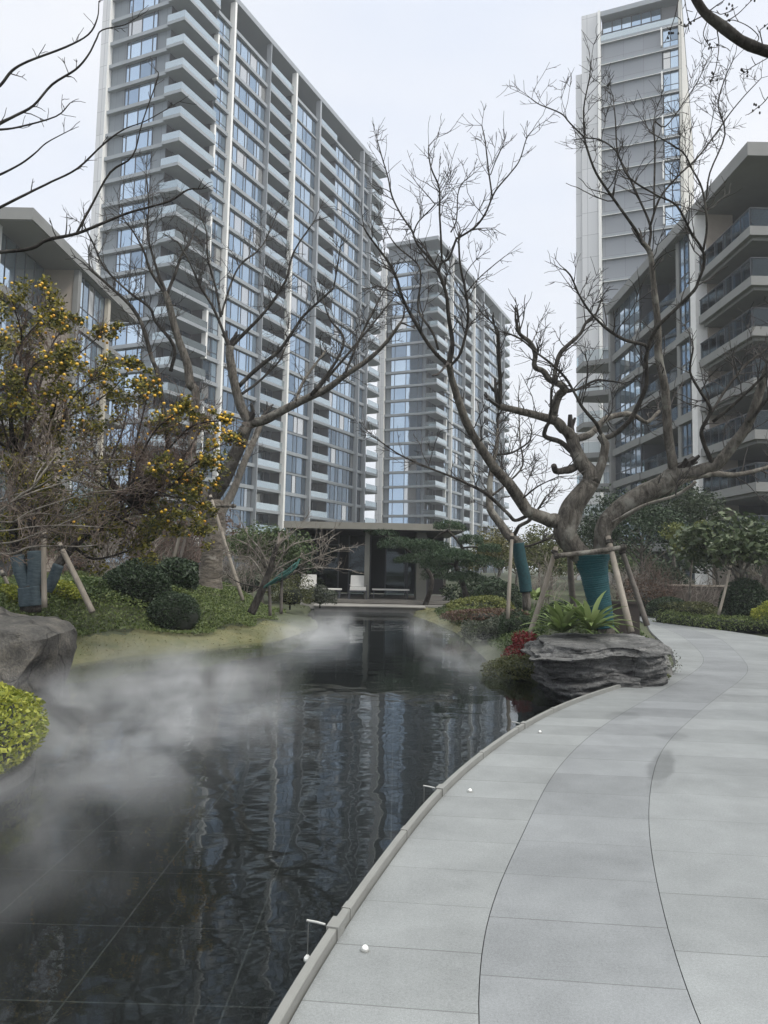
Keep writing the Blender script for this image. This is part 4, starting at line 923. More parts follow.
def bush(name, label, cat, c, rad, n, size, m, group=None, seed=0, lump=.18, flat=None, kind=None, solid=.78, up=.3):
    r = np.random.default_rng(seed + 100); c = np.array(c, float)
    root = empty(name, (c[0], c[1], c[2])); tag(root, label, cat, group)
    P = blob_points((0, 0, rad[2] * .62), (rad[0], rad[1], rad[2]), n, r, lump, .72)
    P = P[P[:, 2] > -.06]
    mesh_np('foliage', leaves(P, size, r, up), 4, m, root)
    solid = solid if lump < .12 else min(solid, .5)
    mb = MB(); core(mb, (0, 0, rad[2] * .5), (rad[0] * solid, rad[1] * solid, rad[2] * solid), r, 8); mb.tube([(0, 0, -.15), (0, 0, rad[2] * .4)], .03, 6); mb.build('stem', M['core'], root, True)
    return root

def leafy_tree(name, label, cat, base, h, crown, n, size, m, group=None, seed=0, bark='bark', trunk_r=.07, k_limbs=7, clumps=9):
    """tapered trunk with limbs that carry leaf clumps; crown = (rx, ry, rz, centre height)"""
    r = np.random.default_rng(seed + 500); base = np.array(base, float); root = empty(name, base); tag(root, label, cat, group)
    cz = crown[3]; top = np.array([r.normal(0, .1), r.normal(0, .1), cz])
    tr = smooth_line([(0, 0, -.2), (r.normal(0, .05), r.normal(0, .05), cz * .35), tuple(top * .75), tuple(top)], 4)
    mb = MB(); mb.tube(tr, np.linspace(trunk_r, trunk_r * .4, len(tr)), 9); mb.smooth = True; mb.build('trunk', M[bark], root)
    V = []; lm = MB()
    for i in range(clumps):
        d = r.normal(0, 1, 3); d[2] = abs(d[2]) * .8 - .25 if i else 1.0; d /= np.linalg.norm(d)
        c = np.array([0, 0, cz]) + d * np.array(crown[:3]) * r.uniform(.45, .85)
        s0 = tr[int(len(tr) * r.uniform(.45, .9))]
        lm.tube(smooth_line([s0, (s0 + c) / 2 + (0, 0, .1), c], 3), np.linspace(trunk_r * .45, .012, 7), 6)
        rr = np.array(crown[:3]) * r.uniform(.34, .52)
        V.append(leaves(blob_points(c, rr, n // clumps, r, .35, .35, -.9), size, r, .3))
    lm.build('limbs', M[bark], root); mesh_np('crown', np.concatenate(V), 4, m, root)
    return root

def prop_pole(a, b, Y0, Y1, r, label, dark=False, group='wooden props holding up the trees', post=False):
    """a wooden prop from the tie (a) to its foot (b), pixels turned into points; the foot stands on the ground it hits"""
    r = r * .78; B = hit(b[0], b[1], max(4, Y1 - 2), Y1 + 2)
    if abs(B[1] - Y1) > 1.8: print('prop off ground', label); B = at_y(b[0], b[1], Y1)
    A = at_y(a[0], a[1], B[1] + (Y0 - Y1))
    d = (A - B); e = d / np.linalg.norm(d)
    o = empty('prop_pole', tuple(B)); tag(o, label, 'prop pole', group)
    pts = smooth_line([B - e * .06 - B, (A - B) * .5 + rng.normal(0, .012, 3), (A - B) + e * .08], 4)
    mb = MB(); mb.tube(pts, np.linspace(r * 1.1, r * .9, len(pts)), 9); mb.smooth = True; mb.build('pole', M['pole_dark' if dark else 'pole'], o)
    mb = MB(); q = (A - B) - e * .02; mb.tube([q - e * .035, q - e * .02, q + e * .02, q + e * .035], [r * 1.05, r * 1.35, r * 1.35, r * 1.05], 9); mb.build('lashing', M['bark_dark'], o)
    return o

# ---------------- props
prop_pole((555, 551), (529, 636), 12.2, 12.2, .055, 'pale wooden prop slanting down to the red plant beside the layered rock')
prop_pole((609, 541), (630, 628), 12.3, 11.7, .062, 'pale wooden prop leaning against the right side of the teal trunk wrap')
prop_pole((622, 551), (646, 622), 12.7, 12.4, .055, 'dark wooden prop at the far right of the teal wrapped trunk', True)
prop_pole((570, 553), (574, 612), 13.3, 13.6, .07, 'dark upright post standing just left of the teal wrapped trunk', True)
def cross_bar(a, b, Y0, Y1, r, label):
    A = at_y(a[0], a[1], Y0); B = at_y(b[0], b[1], Y1); o = empty('cross_bar', tuple(A)); tag(o, label, 'cross bar', 'bars lashed across the tree props')
    mb = MB(); mb.tube(smooth_line([A - A, (B - A) * .5 + (0, 0, -.01), B - A], 4), r, 9); mb.smooth = True; mb.build('pole', M['bark'], o)
    for t_ in (.03, .95):
        q = (B - A) * t_; e = (B - A) / np.linalg.norm(B - A); mb = MB(); mb.tube([q - e * .03, q + e * .03], r * 1.3, 9); mb.build('lashing', M['bark_dark'], o)
cross_bar((554, 556), (626, 547), 12.15, 12.2, .04, 'wooden bar lashed across the top of the teal trunk wrap')
prop_pole((512, 537), (508, 616), 16.3, 16.0, .05, 'pale upright wooden prop beside the small dark teal wrapped trunk')
prop_pole((211, 498), (242, 598), LY - .9, LY - 1.3, .06, 'pale wooden prop on the right of the thick pale trunk on the left mound')
prop_pole((190, 496), (166, 590), LY + .3, LY + .5, .055, 'pale wooden prop on the left of the thick pale trunk, half hidden by twigs')
prop_pole((193, 508), (170, 594), LY - .8, LY - .6, .05, 'dark wooden prop crossing behind the dark round shrubs', True)
cross_bar((176, 505), (236, 506), LY - .75, LY - .75, .045, 'wooden bar lashed across the thick pale trunk on the left mound')
prop_pole((44, 535), (44.5, 604), 12.8, 12.8, .055, 'pale upright post in front of the blue-grey wrapped fruit tree trunk')
prop_pole((61, 547), (91, 609), 12.9, 12.7, .06, 'brown wooden prop slanting right below the fruit tree')
prop_pole((3, 574), (16, 598), 13.6, 13.6, .045, 'short pale prop at the left edge beyond the boulder')
prop_pole((730, 568), (719, 613), 22, 22, .05, 'thin reddish prop under the broad leaved tree, left of the dark round shrub')
prop_pole((737, 566), (734, 588), 23, 23, .06, 'thin pale prop under the broad leaved tree right behind the dark round shrub')

# ---------------- fruit tree
OYv = 13.2
p = at_y(29, 604, OYv)
fr_ = BareTree('fruit_tree', 'fruit tree hung with small yellow-orange fruits, its stems wrapped in blue-grey', 'fruit tree', (p[0], OYv, p[2] - .1), None, 21, 'bark_dark', 'twig_red')
M['blue_wrap'] = mat('blue_wrap', (.035, .055, .068), .85, scale=9, col2=(.075, .105, .12), bump=.5, bscale=30, stretch=(1, 1, 4))
fr_.limb(J_([(130, 985), (130, 930), (130, 885)]), OYv, OYv, 10, 9, 'trunk', 0, 12)
stems = []
for pts in ([(115, 890), (85, 810), (70, 740), (60, 640), (95, 520)], [(140, 890), (150, 760), (140, 640), (120, 480), (70, 330)], [(150, 900), (215, 870), (250, 790), (300, 730), (360, 670), (450, 620), (560, 540)]):
    P, R = fr_.limb(J_(pts), OYv, OYv + rng.uniform(-.6, .6), 5.5, 2.6, 'limb', .5, 9, L=.9); stems.append(P)
for pts, r in (([(132, 965), (130, 930), (126, 885)], 11), ([(115, 890), (88, 815), (72, 750)], 6.6), ([(140, 890), (150, 820), (150, 730)], 7.2), ([(200, 900), (222, 860), (250, 790)], 5.2)):
    Pq = smooth_line([at_y(x, y, OYv - .02) for x, y in J_(pts)], 10); mb = MB(); mb.tube(Pq - fr_.base, [r * OYv / F + .006 * (i % 2) for i in range(len(Pq))], 14); mb.smooth = True; mb.build('trunk_wrap', M['blue_wrap'], fr_.root)
CL = [(12, 300, 24, 1), (48, 312, 22, 1), (30, 345, 26, 1), (75, 350, 24, 1), (106, 330, 14, .6), (100, 375, 26, 1), (60, 385, 24, .9), (20, 390, 28, .8), (135, 362, 12, .5), (128, 405, 20, .9), (150, 385, 14, .8), (165, 425, 18, 1), (185, 408, 16, 1),
      (205, 422, 15, 1), (226, 420, 9, .8), (214, 456, 20, 1), (236, 440, 9, 1), (190, 478, 18, .9), (168, 468, 16, .7), (90, 425, 22, .5), (130, 450, 20, .5), (50, 435, 24, .4), (12, 440, 22, .3), (80, 470, 26, .2), (140, 490, 24, .2), (180, 500, 18, .4),
      (40, 490, 28, .1), (110, 520, 28, .05), (160, 525, 22, .05), (8, 520, 24, .1), (60, 535, 20, 0), (20, 470, 28, .1), (55, 510, 30, .05), (110, 480, 26, .2), (150, 505, 24, .1), (90, 540, 24, 0), (140, 545, 22, 0), (200, 530, 16, .1), (20, 545, 22, 0), (95, 505, 26, .1), (-15, 350, 26, .8), (-18, 420, 26, .5), (205, 505, 12, .3), (70, 320, 14, .7)]
LV = []; fruits = []
for (x, y, rp_, dens) in CL:
    Yc = OYv + rng.uniform(-1.2, 1.3); c = at_y(x, y, Yc); R = rp_ * Yc / F
    st = min(stems, key=lambda q: np.min(np.linalg.norm(q - c, axis=1))); i = int(np.argmin(np.linalg.norm(st - c, axis=1) + (st[:, 2] > c[2]) * 1.0)); s0 = st[i]
    q1 = s0 * .67 + c * .33 + rng.normal(0, .16, 3); q2 = s0 * .33 + c * .67 + rng.normal(0, .18, 3) + (0, 0, .06)
    L_ = smooth_line([s0, q1, q2, c], 4); mb = MB(); mb.tube(L_ - fr_.base, np.linspace(.028, .009, len(L_)), 6); mb.smooth = True; mb.build('limb', M['bark_dark'], fr_.root)
    fr_.sprout(L_, np.full(len(L_), .012), 2.8, .7, .25, 1)
    nsub = 8
    for q in range(nsub):
        cc = c + rng.normal(0, .45, 3) * R; nn = int((95 if dens > .3 else 80) * (R / .4) ** 1.2)
        LV.append(leaves(blob_points(cc, (R * .5, R * .5, R * .42), nn, rng, .4, .15, -.95), .066, rng, .2, .55))
        for f_ in range(rng.poisson(dens * 2.6)): fruits.append(cc + rng.normal(0, .42, 3) * R * np.array([1, 1, .8]) - np.array([0, R * .35, 0]))
mesh_np('foliage', np.concatenate(LV) - fr_.base, 4, M['leaf_fruit'], fr_.root)
def fruit_mesh():
    mb = MB(); k = 10; vs = []; ns = 7
    for i in range(ns + 1):
        th = math.pi * i / ns
        for j in range(k): vs.append((.026 * math.sin(th) * math.cos(2 * math.pi * j / k), .026 * math.sin(th) * math.sin(2 * math.pi * j / k), .0235 * math.cos(th)))
    mb.add(vs, [(i * k + j, (i + 1) * k + j, (i + 1) * k + (j + 1) % k, i * k + (j + 1) % k) for i in range(ns) for j in range(k)]); mb.smooth = True; return mb
fruits.sort(key=lambda c: c[1])
fo = fruit_mesh().build('fruit', M['fruit'], fr_.root); fo.location = tuple(fruits[0] - fr_.base)
for c in fruits[1:100]:
    q = fo.copy(); sc.collection.objects.link(q); q.parent = fr_.root; q.location = tuple(c - fr_.base); s_ = rng.uniform(.55, 1.25); q.scale = (s_, s_, s_)
fm = fruit_mesh(); rest = MB(); rest.smooth = True
for c in fruits[100:]: rest.add([tuple(np.array(v) * 1.05 + c - fr_.base) for v in fm.v], fm.f)
if rest.n: tag(rest.build('fruit', M['fruit'], fr_.root), kind='stuff')
fr_.done()

M['twig_brown'] = mat('twig_brown', (.125, .098, .080), .9, noise=.3, scale=2)
# pruned tree reaching in from the left with long pale branches
T = BareTree('pruned_tree', 'pruned tree at the left edge sending long pale bare branches below the fruit', 'tree', (-7.2, 10.7, gz(-7.2, 10.7) - .1), None, 22, 'bark_pale', 'twig_brown')
mb = MB(); mb.tube(smooth_line([(-7.2, 10.7, -.2), (-7.15, 10.7, 1.0), (-6.9, 10.7, 2.2)], 5) - T.base, np.linspace(.14, .08, 11), 10); mb.smooth = True; mb.build('trunk', M['bark_pale'], T.root)
for pts, r0 in (([(-420, 840), (-200, 790), (-60, 762), (0, 745), (60, 740), (130, 712), (250, 708), (330, 712), (420, 704)], 2.3), ([(-420, 800), (-200, 740), (-60, 706), (0, 700), (80, 686), (200, 640), (330, 586), (400, 555)], 2.1),
            ([(-420, 760), (-60, 622), (0, 606), (60, 605), (150, 570), (270, 580), (350, 560)], 1.9), ([(-420, 740), (-60, 592), (0, 560), (90, 490), (140, 460), (200, 382), (260, 350), (400, 342), (540, 340)], 2.0),
            ([(-420, 680), (-50, 532), (0, 510), (100, 480), (190, 440), (280, 382), (450, 350)], 1.8), ([(150, 440), (192, 382), (262, 300), (330, 260)], 1.3), ([(60, 605), (130, 560), (250, 520), (400, 480), (520, 470)], 1.2),
            ([(90, 500), (170, 470), (260, 440), (350, 400)], 1.2), ([(-60, 650), (60, 640), (160, 625), (300, 620), (440, 630)], 1.2), ([(140, 460), (160, 400), (210, 330), (220, 270)], 1.1)):
    T.limb(J_(pts), 11.0, 11.6, r0 * .85, .6, 'limb', 1.1, 7, L=.85, depth=2, start=.35)
T.done()

# small leaning tree with net-wrapped trunk on the left shore
WY = 16.9
K_ = lambda p: zp(230, 520, 3.34, p)
p = at_y(252, 611, WY)
T = BareTree('small_tree', 'small leaning tree with pale bare branches and green net, left of the pavilion', 'tree', (p[0], WY, p[2] - .08), None, 23, 'bark_dark', 'twig_pale')
T.limb(K_([(70, 312), (85, 280), (108, 232), (120, 205), (132, 170), (150, 110), (158, 80)]), WY, WY, 4.4, 2.2, 'trunk', .3, 9, L=.5)
for pts, m_ in (([(110, 228), (60, 218), (20, 205), (-10, 182)], 'bark_dark'), ([(130, 172), (100, 100), (62, 55), (40, 10)], 'bark_pale'), ([(148, 130), (162, 85), (210, 42), (242, 8)], 'bark_pale'), ([(125, 195), (160, 165), (220, 130), (290, 100), (345, 55)], 'bark_pale'),
            ([(150, 190), (250, 142), (360, 100), (420, 90)], 'bark_pale'), ([(160, 200), (220, 170), (300, 160), (405, 166)], 'bark_pale'), ([(120, 200), (70, 130), (20, 120), (-30, 100)], 'bark_pale'), ([(140, 180), (200, 90), (300, 60), (350, 30)], 'bark_pale'), ([(115, 215), (160, 205), (210, 180), (300, 130)], 'bark_dark'), ([(118, 160), (70, 90), (10, 60)], 'bark_pale')):
    T.limb(K_(pts), WY, WY + rng.uniform(-.6, .6), 1.25, .5, 'limb', 1.1, 6, L=.55, m=M[m_])
mb = MB()
for q in range(5):
    pts = [at_y(*K_([(112 + q * 12 + rng.uniform(-6, 6), 228 - q * 6)])[0], WY - .05), at_y(*K_([(160 + q * 14, 190 - q * 8 + rng.uniform(-8, 8))])[0], WY - .1), at_y(*K_([(200 + q * 8, 178 - q * 12)])[0], WY - .02)]
    mb.tube(smooth_line(pts, 4) - T.base, .022, 6)
mb.build('net_wrap', mat('green_net', (.03, .10, .085), .8, noise=.3, scale=20), T.root); T.done()
for (a, b_, lab) in (((268, 573), (270, 613), 'short upright stake beside the small leaning tree'), ((282, 572), (281, 611), 'second short upright stake right of the small leaning tree')):
    prop_pole(a, b_, WY + .1, WY + .1, .045, lab, True)

# ---------------- left mound planting
def ground_cover():
    r = np.random.default_rng(5); n = 190000
    x = r.uniform(-11, -1.2, n); y = r.uniform(12.5, 25.5, n); P = np.stack([x, y], 1)
    d = dist_poly(x, y, POND); ins = in_poly(x, y, POND)
    keep = (~ins) & (d > 1.0 + .25 * np.sin(x * 2.1) + .2 * np.sin(y * 3)) & (r.random(n) < np.clip(1.35 - (y - 13) * .065, .22, 1))
    x, y = x[keep], y[keep]; z = ground_h(x, y)
    lump = .10 + .09 * np.sin(x * 2.7 + 1.3 * np.sin(y * 1.7)) * np.sin(y * 2.2) + .10 * sstep(1.3, 2.0, dist_poly(x, y, POND))
    z = z + lump * (1 - .45 * r.random(len(x)) ** 2)
    tag(mesh_np('ground_cover', leaves(np.stack([x, y, z], 1), .055, r, .9), 4, M['leaf_cover']), 'low green ground cover clipped into a soft mound on the left shore', 'ground cover', kind='stuff')
    n = 60000; x = r.uniform(1.8, 9, n); y = r.uniform(11.6, 27, n); d = dist_poly(x, y, POND)
    keep = (~in_poly(x, y, POND)) & (x < fx0(y) - .25) & (d > .25) ; x, y = x[keep], y[keep]
    z = ground_h(x, y) + .10 * r.random(len(x))
    tag(mesh_np('ground_cover', leaves(np.stack([x, y, z], 1), .06, r, .8), 4, M['leaf_mid']), 'dark mixed ground cover on the right bank under the big wrapped tree', 'ground cover', kind='stuff')
    n = 26000; x = r.uniform(-9, 4, n); y = r.uniform(10.4, 29, n); d = dist_poly(x, y, POND)
    keep = (~in_poly(x, y, POND)) & (((x < -1.8) & (y < 21) & (d < 1.5)) | ((x > .5) & (x < 3.4) & (y > 20) & (d < 1.4))); x, y = x[keep], y[keep]
    M['blade'] = leaf_mat('blade', [(.12, .12, .045), (.20, .18, .075), (.28, .24, .12)], .3)
    tag(mesh_np('lawn_grass', leaves(np.stack([x, y, ground_h(x, y) + .012], 1), .05, r, .5, .2), 4, M['blade']), 'short yellowish winter grass along the shore', 'grass', kind='stuff')
ground_cover()
def gb(px, py, Y): return hit(px, py, Y - 4, Y + 5)
c = hit(136, 600, 14, 24); k_ = c[1] / F; bush('clipped_shrub', 'large dark round clipped shrub left of the thick pale trunk', 'shrub', (c[0], c[1], c[2] - .05), (33 * k_, 30 * k_, 26 * k_), 17000, .052, M['leaf_dark'], 'dark clipped round shrubs', 1, .10, solid=.9)
c = hit(173, 627, 12, 20); k_ = c[1] / F; bush('clipped_shrub', 'dark round clipped shrub nearest the water on the left lawn', 'shrub', (c[0], c[1], c[2] - .02), (26 * k_, 25 * k_, 22 * k_), 11000, .042, M['leaf_dark'], 'dark clipped round shrubs', 2, .09, solid=.9)
c = hit(172, 592, 15, 26); bush('shrub', 'loose dark green shrub behind the round clipped shrubs on the left', 'shrub', (c[0], c[1] + .4, c[2]), (.6, .5, .5), 3500, .09, M['leaf_dark'], None, 3)
for i, (px, py, Y, rx, h_, mk, lab) in enumerate(((55, 598, 13.9, .55, .25, 'leaf_yellow', 'low yellow-green shrub at the foot of the wrapped fruit tree'), (14, 603, 12.4, .4, .22, 'leaf_yellow', 'small yellow-green shrub just behind the boulder'), (90, 596, 15.2, .6, .26, 'leaf_mid', 'low mid green shrub right of the fruit tree prop'),
         (75, 580, 17.5, .6, .5, 'leaf_brown', 'small brownish shrub far behind the fruit tree prop'), (290, 604, 19.5, .75, .55, 'leaf_olive', 'loose olive shrub between the small leaning tree and the pavilion'), (320, 603, 21.5, .5, .35, 'leaf_grey', 'grey-green low shrub at the water edge by the pavilion'))):
    c = gb(px, py, Y); bush('shrub', lab, 'shrub', (c[0], c[1], c[2] - .03), (rx, rx * .9, h_), 2600, .06, M[mk], 'loose shrubs of the garden', 10 + i, .3)

# ---------------- boulders
m, n, l, b = new_mat('layered_rock')
t = n.new('ShaderNodeTexCoord'); mpn = n.new('ShaderNodeMapping'); mpn.inputs['Scale'].default_value = (1.0, 1.0, 5.5); mpn.inputs['Rotation'].default_value = (.03, .10, 0); l.new(t.outputs['Object'], mpn.inputs[0])
z1 = n.new('ShaderNodeTexNoise'); z1.inputs['Scale'].default_value = 2.4; z1.inputs['Detail'].default_value = 8; z1.inputs['Roughness'].default_value = .68; l.new(mpn.outputs[0], z1.inputs['Vector'])
r_ = n.new('ShaderNodeValToRGB'); e = r_.color_ramp.elements; e[0].position = .30; e[0].color = (.030, .030, .030, 1); e[1].position = .74; e[1].color = (.27, .265, .255, 1); q = e.new(.52); q.color = (.105, .105, .102, 1)
vo = n.new('ShaderNodeTexVoronoi'); vo.feature = 'DISTANCE_TO_EDGE'; vo.inputs['Scale'].default_value = 3.4; mpv = n.new('ShaderNodeMapping'); mpv.inputs['Scale'].default_value = (1, 1, 2.2); mpv.inputs['Rotation'].default_value = (.3, .2, .4); l.new(t.outputs['Object'], mpv.inputs[0]); l.new(mpv.outputs[0], vo.inputs['Vector'])
rv = n.new('ShaderNodeValToRGB'); rv.color_ramp.elements[0].position = 0; rv.color_ramp.elements[0].color = (.30, .30, .30, 1); rv.color_ramp.elements[1].position = .035; l.new(vo.outputs['Distance'], rv.inputs[0])
zg = n.new('ShaderNodeTexNoise'); zg.inputs['Scale'].default_value = 42; zg.inputs['Detail'].default_value = 4; l.new(t.outputs['Object'], zg.inputs['Vector']); mg = n.new('ShaderNodeMath'); mg.operation = 'MULTIPLY_ADD'; mg.inputs[1].default_value = .35; mg.inputs[2].default_value = -.17; l.new(zg.outputs[0], mg.inputs[0])
ag = n.new('ShaderNodeMath'); ag.operation = 'ADD'; l.new(z1.outputs[0], ag.inputs[0]); l.new(mg.outputs[0], ag.inputs[1]); l.new(ag.outputs[0], r_.inputs[0])
mu = n.new('ShaderNodeMixRGB'); mu.blend_type = 'MULTIPLY'; mu.inputs[0].default_value = .8; l.new(r_.outputs[0], mu.inputs[1]); l.new(rv.outputs[0], mu.inputs[2]); l.new(mu.outputs[0], b.inputs['Base Color']); b.inputs['Roughness'].default_value = .85
bp = n.new('ShaderNodeBump'); bp.inputs['Strength'].default_value = 1.0; bp.inputs['Distance'].default_value = .06; l.new(z1.outputs[0], bp.inputs['Height'])
z3 = n.new('ShaderNodeTexNoise'); z3.inputs['Scale'].default_value = 30; z3.inputs['Detail'].default_value = 5; l.new(t.outputs['Object'], z3.inputs['Vector'])
bp2 = n.new('ShaderNodeBump'); bp2.inputs['Strength'].default_value = .5; bp2.inputs['Distance'].default_value = .015; l.new(z3.outputs[0], bp2.inputs['Height']); l.new(bp.outputs[0], bp2.inputs['Normal']); l.new(bp2.outputs[0], b.inputs['Normal'])
M['layered_rock'] = m
import bmesh
from mathutils import noise as mnoise
def strata_rock(name, label, loc, W, D, H, seed, m, rz=0.0, ledges=6, undercut=.3, rough=.05, tilt=(0, 0), amp=.09):
    """rock of bedded layers: every bed has its own broken outline and lip, the beds dip and pinch out"""
    r = np.random.default_rng(seed); k = 220; NL = 80; a = np.arange(k) * 2 * math.pi / k
    nv = 13; va = np.sort(r.uniform(0, 2 * math.pi, nv)); 
    def outline(jit, rs):
        q = np.random.default_rng(rs); vr = 1 + q.normal(0, jit, nv); return np.interp(a, np.concatenate([va - 2 * math.pi, va, va + 2 * math.pi]), np.tile(vr, 3))
    base = 1 / (np.abs(np.cos(a)) ** 3.2 + np.abs(np.sin(a)) ** 3.2) ** (1 / 3.2) * outline(.05, seed + 1)
    beds = np.sort(r.uniform(.08, .95, ledges - 1)); bed_o = [outline(.10, seed + 10 + i) for i in range(ledges)]; bed_s = r.normal(0, .5, ledges)
    vs = np.zeros((NL, k, 3))
    for i in range(NL):
        t_ = i / (NL - 1)
        tt = t_ + .07 * np.sin(a * 1 + seed) + .035 * np.sin(a * 3 + 2 * seed) + .02 * np.sin(a * 8 + seed)
        idx = np.searchsorted(beds, np.clip(tt, 0, 1)); off = np.array([bed_o[idx[j]][j] - 1 + .35 * amp * bed_s[idx[j]] for j in range(k)])
        fr_ = tt * ledges * 1.3; lip = .016 * np.sin(fr_ * 6.28 + 3 * np.sin(a * 2))
        prof = 1 - undercut * (1 - t_) ** 1.6 * (.55 - .45 * np.cos(a)) - .10 * max(0, t_ - .86) / .14
        rad = base * prof * (1 + off * (amp / .09) * .8 + lip)
        vs[i, :, 0] = rad * np.cos(a) * W; vs[i, :, 1] = rad * np.sin(a) * D; vs[i, :, 2] = t_ * H + tilt[0] * vs[i, :, 0] + tilt[1] * vs[i, :, 1]
    V = [tuple(p) for p in vs.reshape(-1, 3)]
    fs = [(i * k + j, i * k + (j + 1) % k, (i + 1) * k + (j + 1) % k, (i + 1) * k + j) for i in range(NL - 1) for j in range(k)]
    last = (NL - 1) * k; top = vs[-1]; c = top.mean(0)
    for q, sc_ in enumerate((.9, .75, .6, .45, .3, .15)):
        o0 = len(V)
        for j in range(k):
            p = c + (top[j] - c) * sc_; V.append((p[0], p[1], p[2] + .03 * (1 - sc_)))
        fs += [(last + j, last + (j + 1) % k, o0 + (j + 1) % k, o0 + j) for j in range(k)]; last = o0
    fs.append(tuple(last + j for j in range(k)))
    W_ = []
    for p in V:
        v = Vector(p); n1 = mnoise.noise(v * 2.3 + Vector((seed, 0, 0))); n2 = mnoise.noise(Vector((v.x * 6, v.y * 6, v.z * 14)) + Vector((0, seed, 0))); n3 = mnoise.noise(v * 18)
        vor = mnoise.voronoi(v * 3.1)[0]; f_ = rough * (1.2 * n1 + .8 * n2 + .35 * n3 + .9 * (vor[1] - vor[0]) - .3)
        h = Vector((v.x, v.y, 0)); h = h.normalized() if h.length > 1e-4 else Vector((0, 0, 0)); edge = min(1, math.hypot(v.x / W, v.y / D) * 1.3) ** 2
        W_.append(tuple(v + h * f_ * edge + Vector((0, 0, f_ * .55 * (1 - edge * .6)))))
    mb = MB(); mb.add(W_, fs); o = mb.build(name, m, None, True); o.location = loc; o.rotation_euler = (0, 0, rz)
    o.data.set_sharp_from_angle(angle=math.radians(19)); tag(o, label, 'boulder'); return o
RC = at_y(602, 690, 11.3)
strata_rock('layered_rock', 'big flat-topped layered grey rock at the water edge under the teal wrapped tree', (RC[0], 11.45, -.28), 0.97, .78, .85, 5, M['layered_rock'], .05, 6, .30, .055, (.02, .05))
def cut_rock(name, label, loc, pts, m, seed, rough=.05, rz=0.0, cuts=4):
    """angular boulder: the hull of a few corner points, broken up by repeated subdivision"""
    bm = bmesh.new()
    for p in pts: bm.verts.new(p)
    g = bmesh.ops.convex_hull(bm, input=bm.verts); bmesh.ops.delete(bm, geom=[v for v in bm.verts if not v.link_faces], context='VERTS')
    bmesh.ops.triangulate(bm, faces=bm.faces)
    for c_ in range(cuts): bmesh.ops.subdivide_edges(bm, edges=bm.edges[:], cuts=1, use_grid_fill=True, smooth=.16 if c_ < 2 else 0)
    for v in bm.verts:
        p = v.co.copy(); vor = mnoise.voronoi(p * 1.7 + Vector((seed, 0, 0)))[0]
        v.co += v.normal * rough * (1.3 * mnoise.noise(p * 1.6 + Vector((seed, 3, 0))) + .5 * mnoise.noise(p * 5) + .2 * mnoise.noise(p * 14) + .8 * (vor[1] - vor[0]) - .3)
    me = bpy.data.meshes.new(name); bm.to_mesh(me); bm.free(); me.materials.append(m); me.polygons.foreach_set('use_smooth', [True] * len(me.polygons)); me.set_sharp_from_angle(angle=math.radians(34))
    o = bpy.data.objects.new(name, me); sc.collection.objects.link(o); o.location = loc; o.rotation_euler = (0, 0, rz); return tag(o, label, 'boulder')
M['grey_rock'] = mat('grey_rock', (.10, .10, .098), .85, scale=2, col2=(.24, .235, .22), bump=.9, bscale=9)
cut_rock('small_rock', 'small rounded grey rock at the right end of the layered rock beside the path', (4.30, 12.25, -.1), [(-.25, -.2, 0), (.28, -.18, 0), (.25, .2, 0), (-.25, .22, 0), (-.15, -.1, .42), (.16, -.08, .38), (.12, .14, .44), (-.14, .12, .4)], M['grey_rock'], 8, .04)
def rock_mat(name, c0, c1, c2, scale, crack):
    m, n, l, b = new_mat(name); t = n.new('ShaderNodeTexCoord')
    def noise(sc_, d_): z = n.new('ShaderNodeTexNoise'); z.inputs['Scale'].default_value = sc_; z.inputs['Detail'].default_value = d_; z.inputs['Roughness'].default_value = .65; l.new(t.outputs['Object'], z.inputs['Vector']); return z.outputs[0]
    a_, g_ = noise(scale, 8), noise(scale * 22, 4); s_ = n.new('ShaderNodeMath'); s_.operation = 'MULTIPLY_ADD'; s_.inputs[1].default_value = .4; l.new(g_, s_.inputs[0]); l.new(a_, s_.inputs[2])
    r = n.new('ShaderNodeValToRGB'); e = r.color_ramp.elements; e[0].position = .5; e[0].color = (*c0, 1); e[1].position = .92; e[1].color = (*c2, 1); q = e.new(.70); q.color = (*c1, 1); l.new(s_.outputs[0], r.inputs[0])
    dn = n.new('ShaderNodeTexNoise'); dn.inputs['Scale'].default_value = 3; l.new(t.outputs['Object'], dn.inputs['Vector']); ad = n.new('ShaderNodeVectorMath'); ad.operation = 'MULTIPLY_ADD'; ad.inputs[1].default_value = (.35, .35, .35); l.new(dn.outputs['Color'], ad.inputs[0]); l.new(t.outputs['Object'], ad.inputs[2])
    vo = n.new('ShaderNodeTexVoronoi'); vo.feature = 'DISTANCE_TO_EDGE'; vo.inputs['Scale'].default_value = crack; l.new(ad.outputs[0], vo.inputs['Vector'])
    rv = n.new('ShaderNodeValToRGB'); rv.color_ramp.elements[0].color = (.25, .25, .25, 1); rv.color_ramp.elements[1].position = .03; l.new(vo.outputs['Distance'], rv.inputs[0])
    mu = n.new('ShaderNodeMixRGB'); mu.blend_type = 'MULTIPLY'; mu.inputs[0].default_value = .85; l.new(r.outputs[0], mu.inputs[1]); l.new(rv.outputs[0], mu.inputs[2]); l.new(mu.outputs[0], b.inputs['Base Color']); b.inputs['Roughness'].default_value = .8
    bp = n.new('ShaderNodeBump'); bp.inputs['Strength'].default_value = 1; bp.inputs['Distance'].default_value = .05; l.new(s_.outputs[0], bp.inputs['Height']); bq = n.new('ShaderNodeBump'); bq.inputs['Strength'].default_value = .6; bq.inputs['Distance'].default_value = .02; l.new(rv.outputs[0], bq.inputs['Height']); l.new(bp.outputs[0], bq.inputs['Normal']); l.new(bq.outputs[0], b.inputs['Normal']); return m
M['tan_rock'] = rock_mat('tan_rock', (.022, .022, .021), (.075, .070, .062), (.20, .18, .145), 1.3, 1.1)
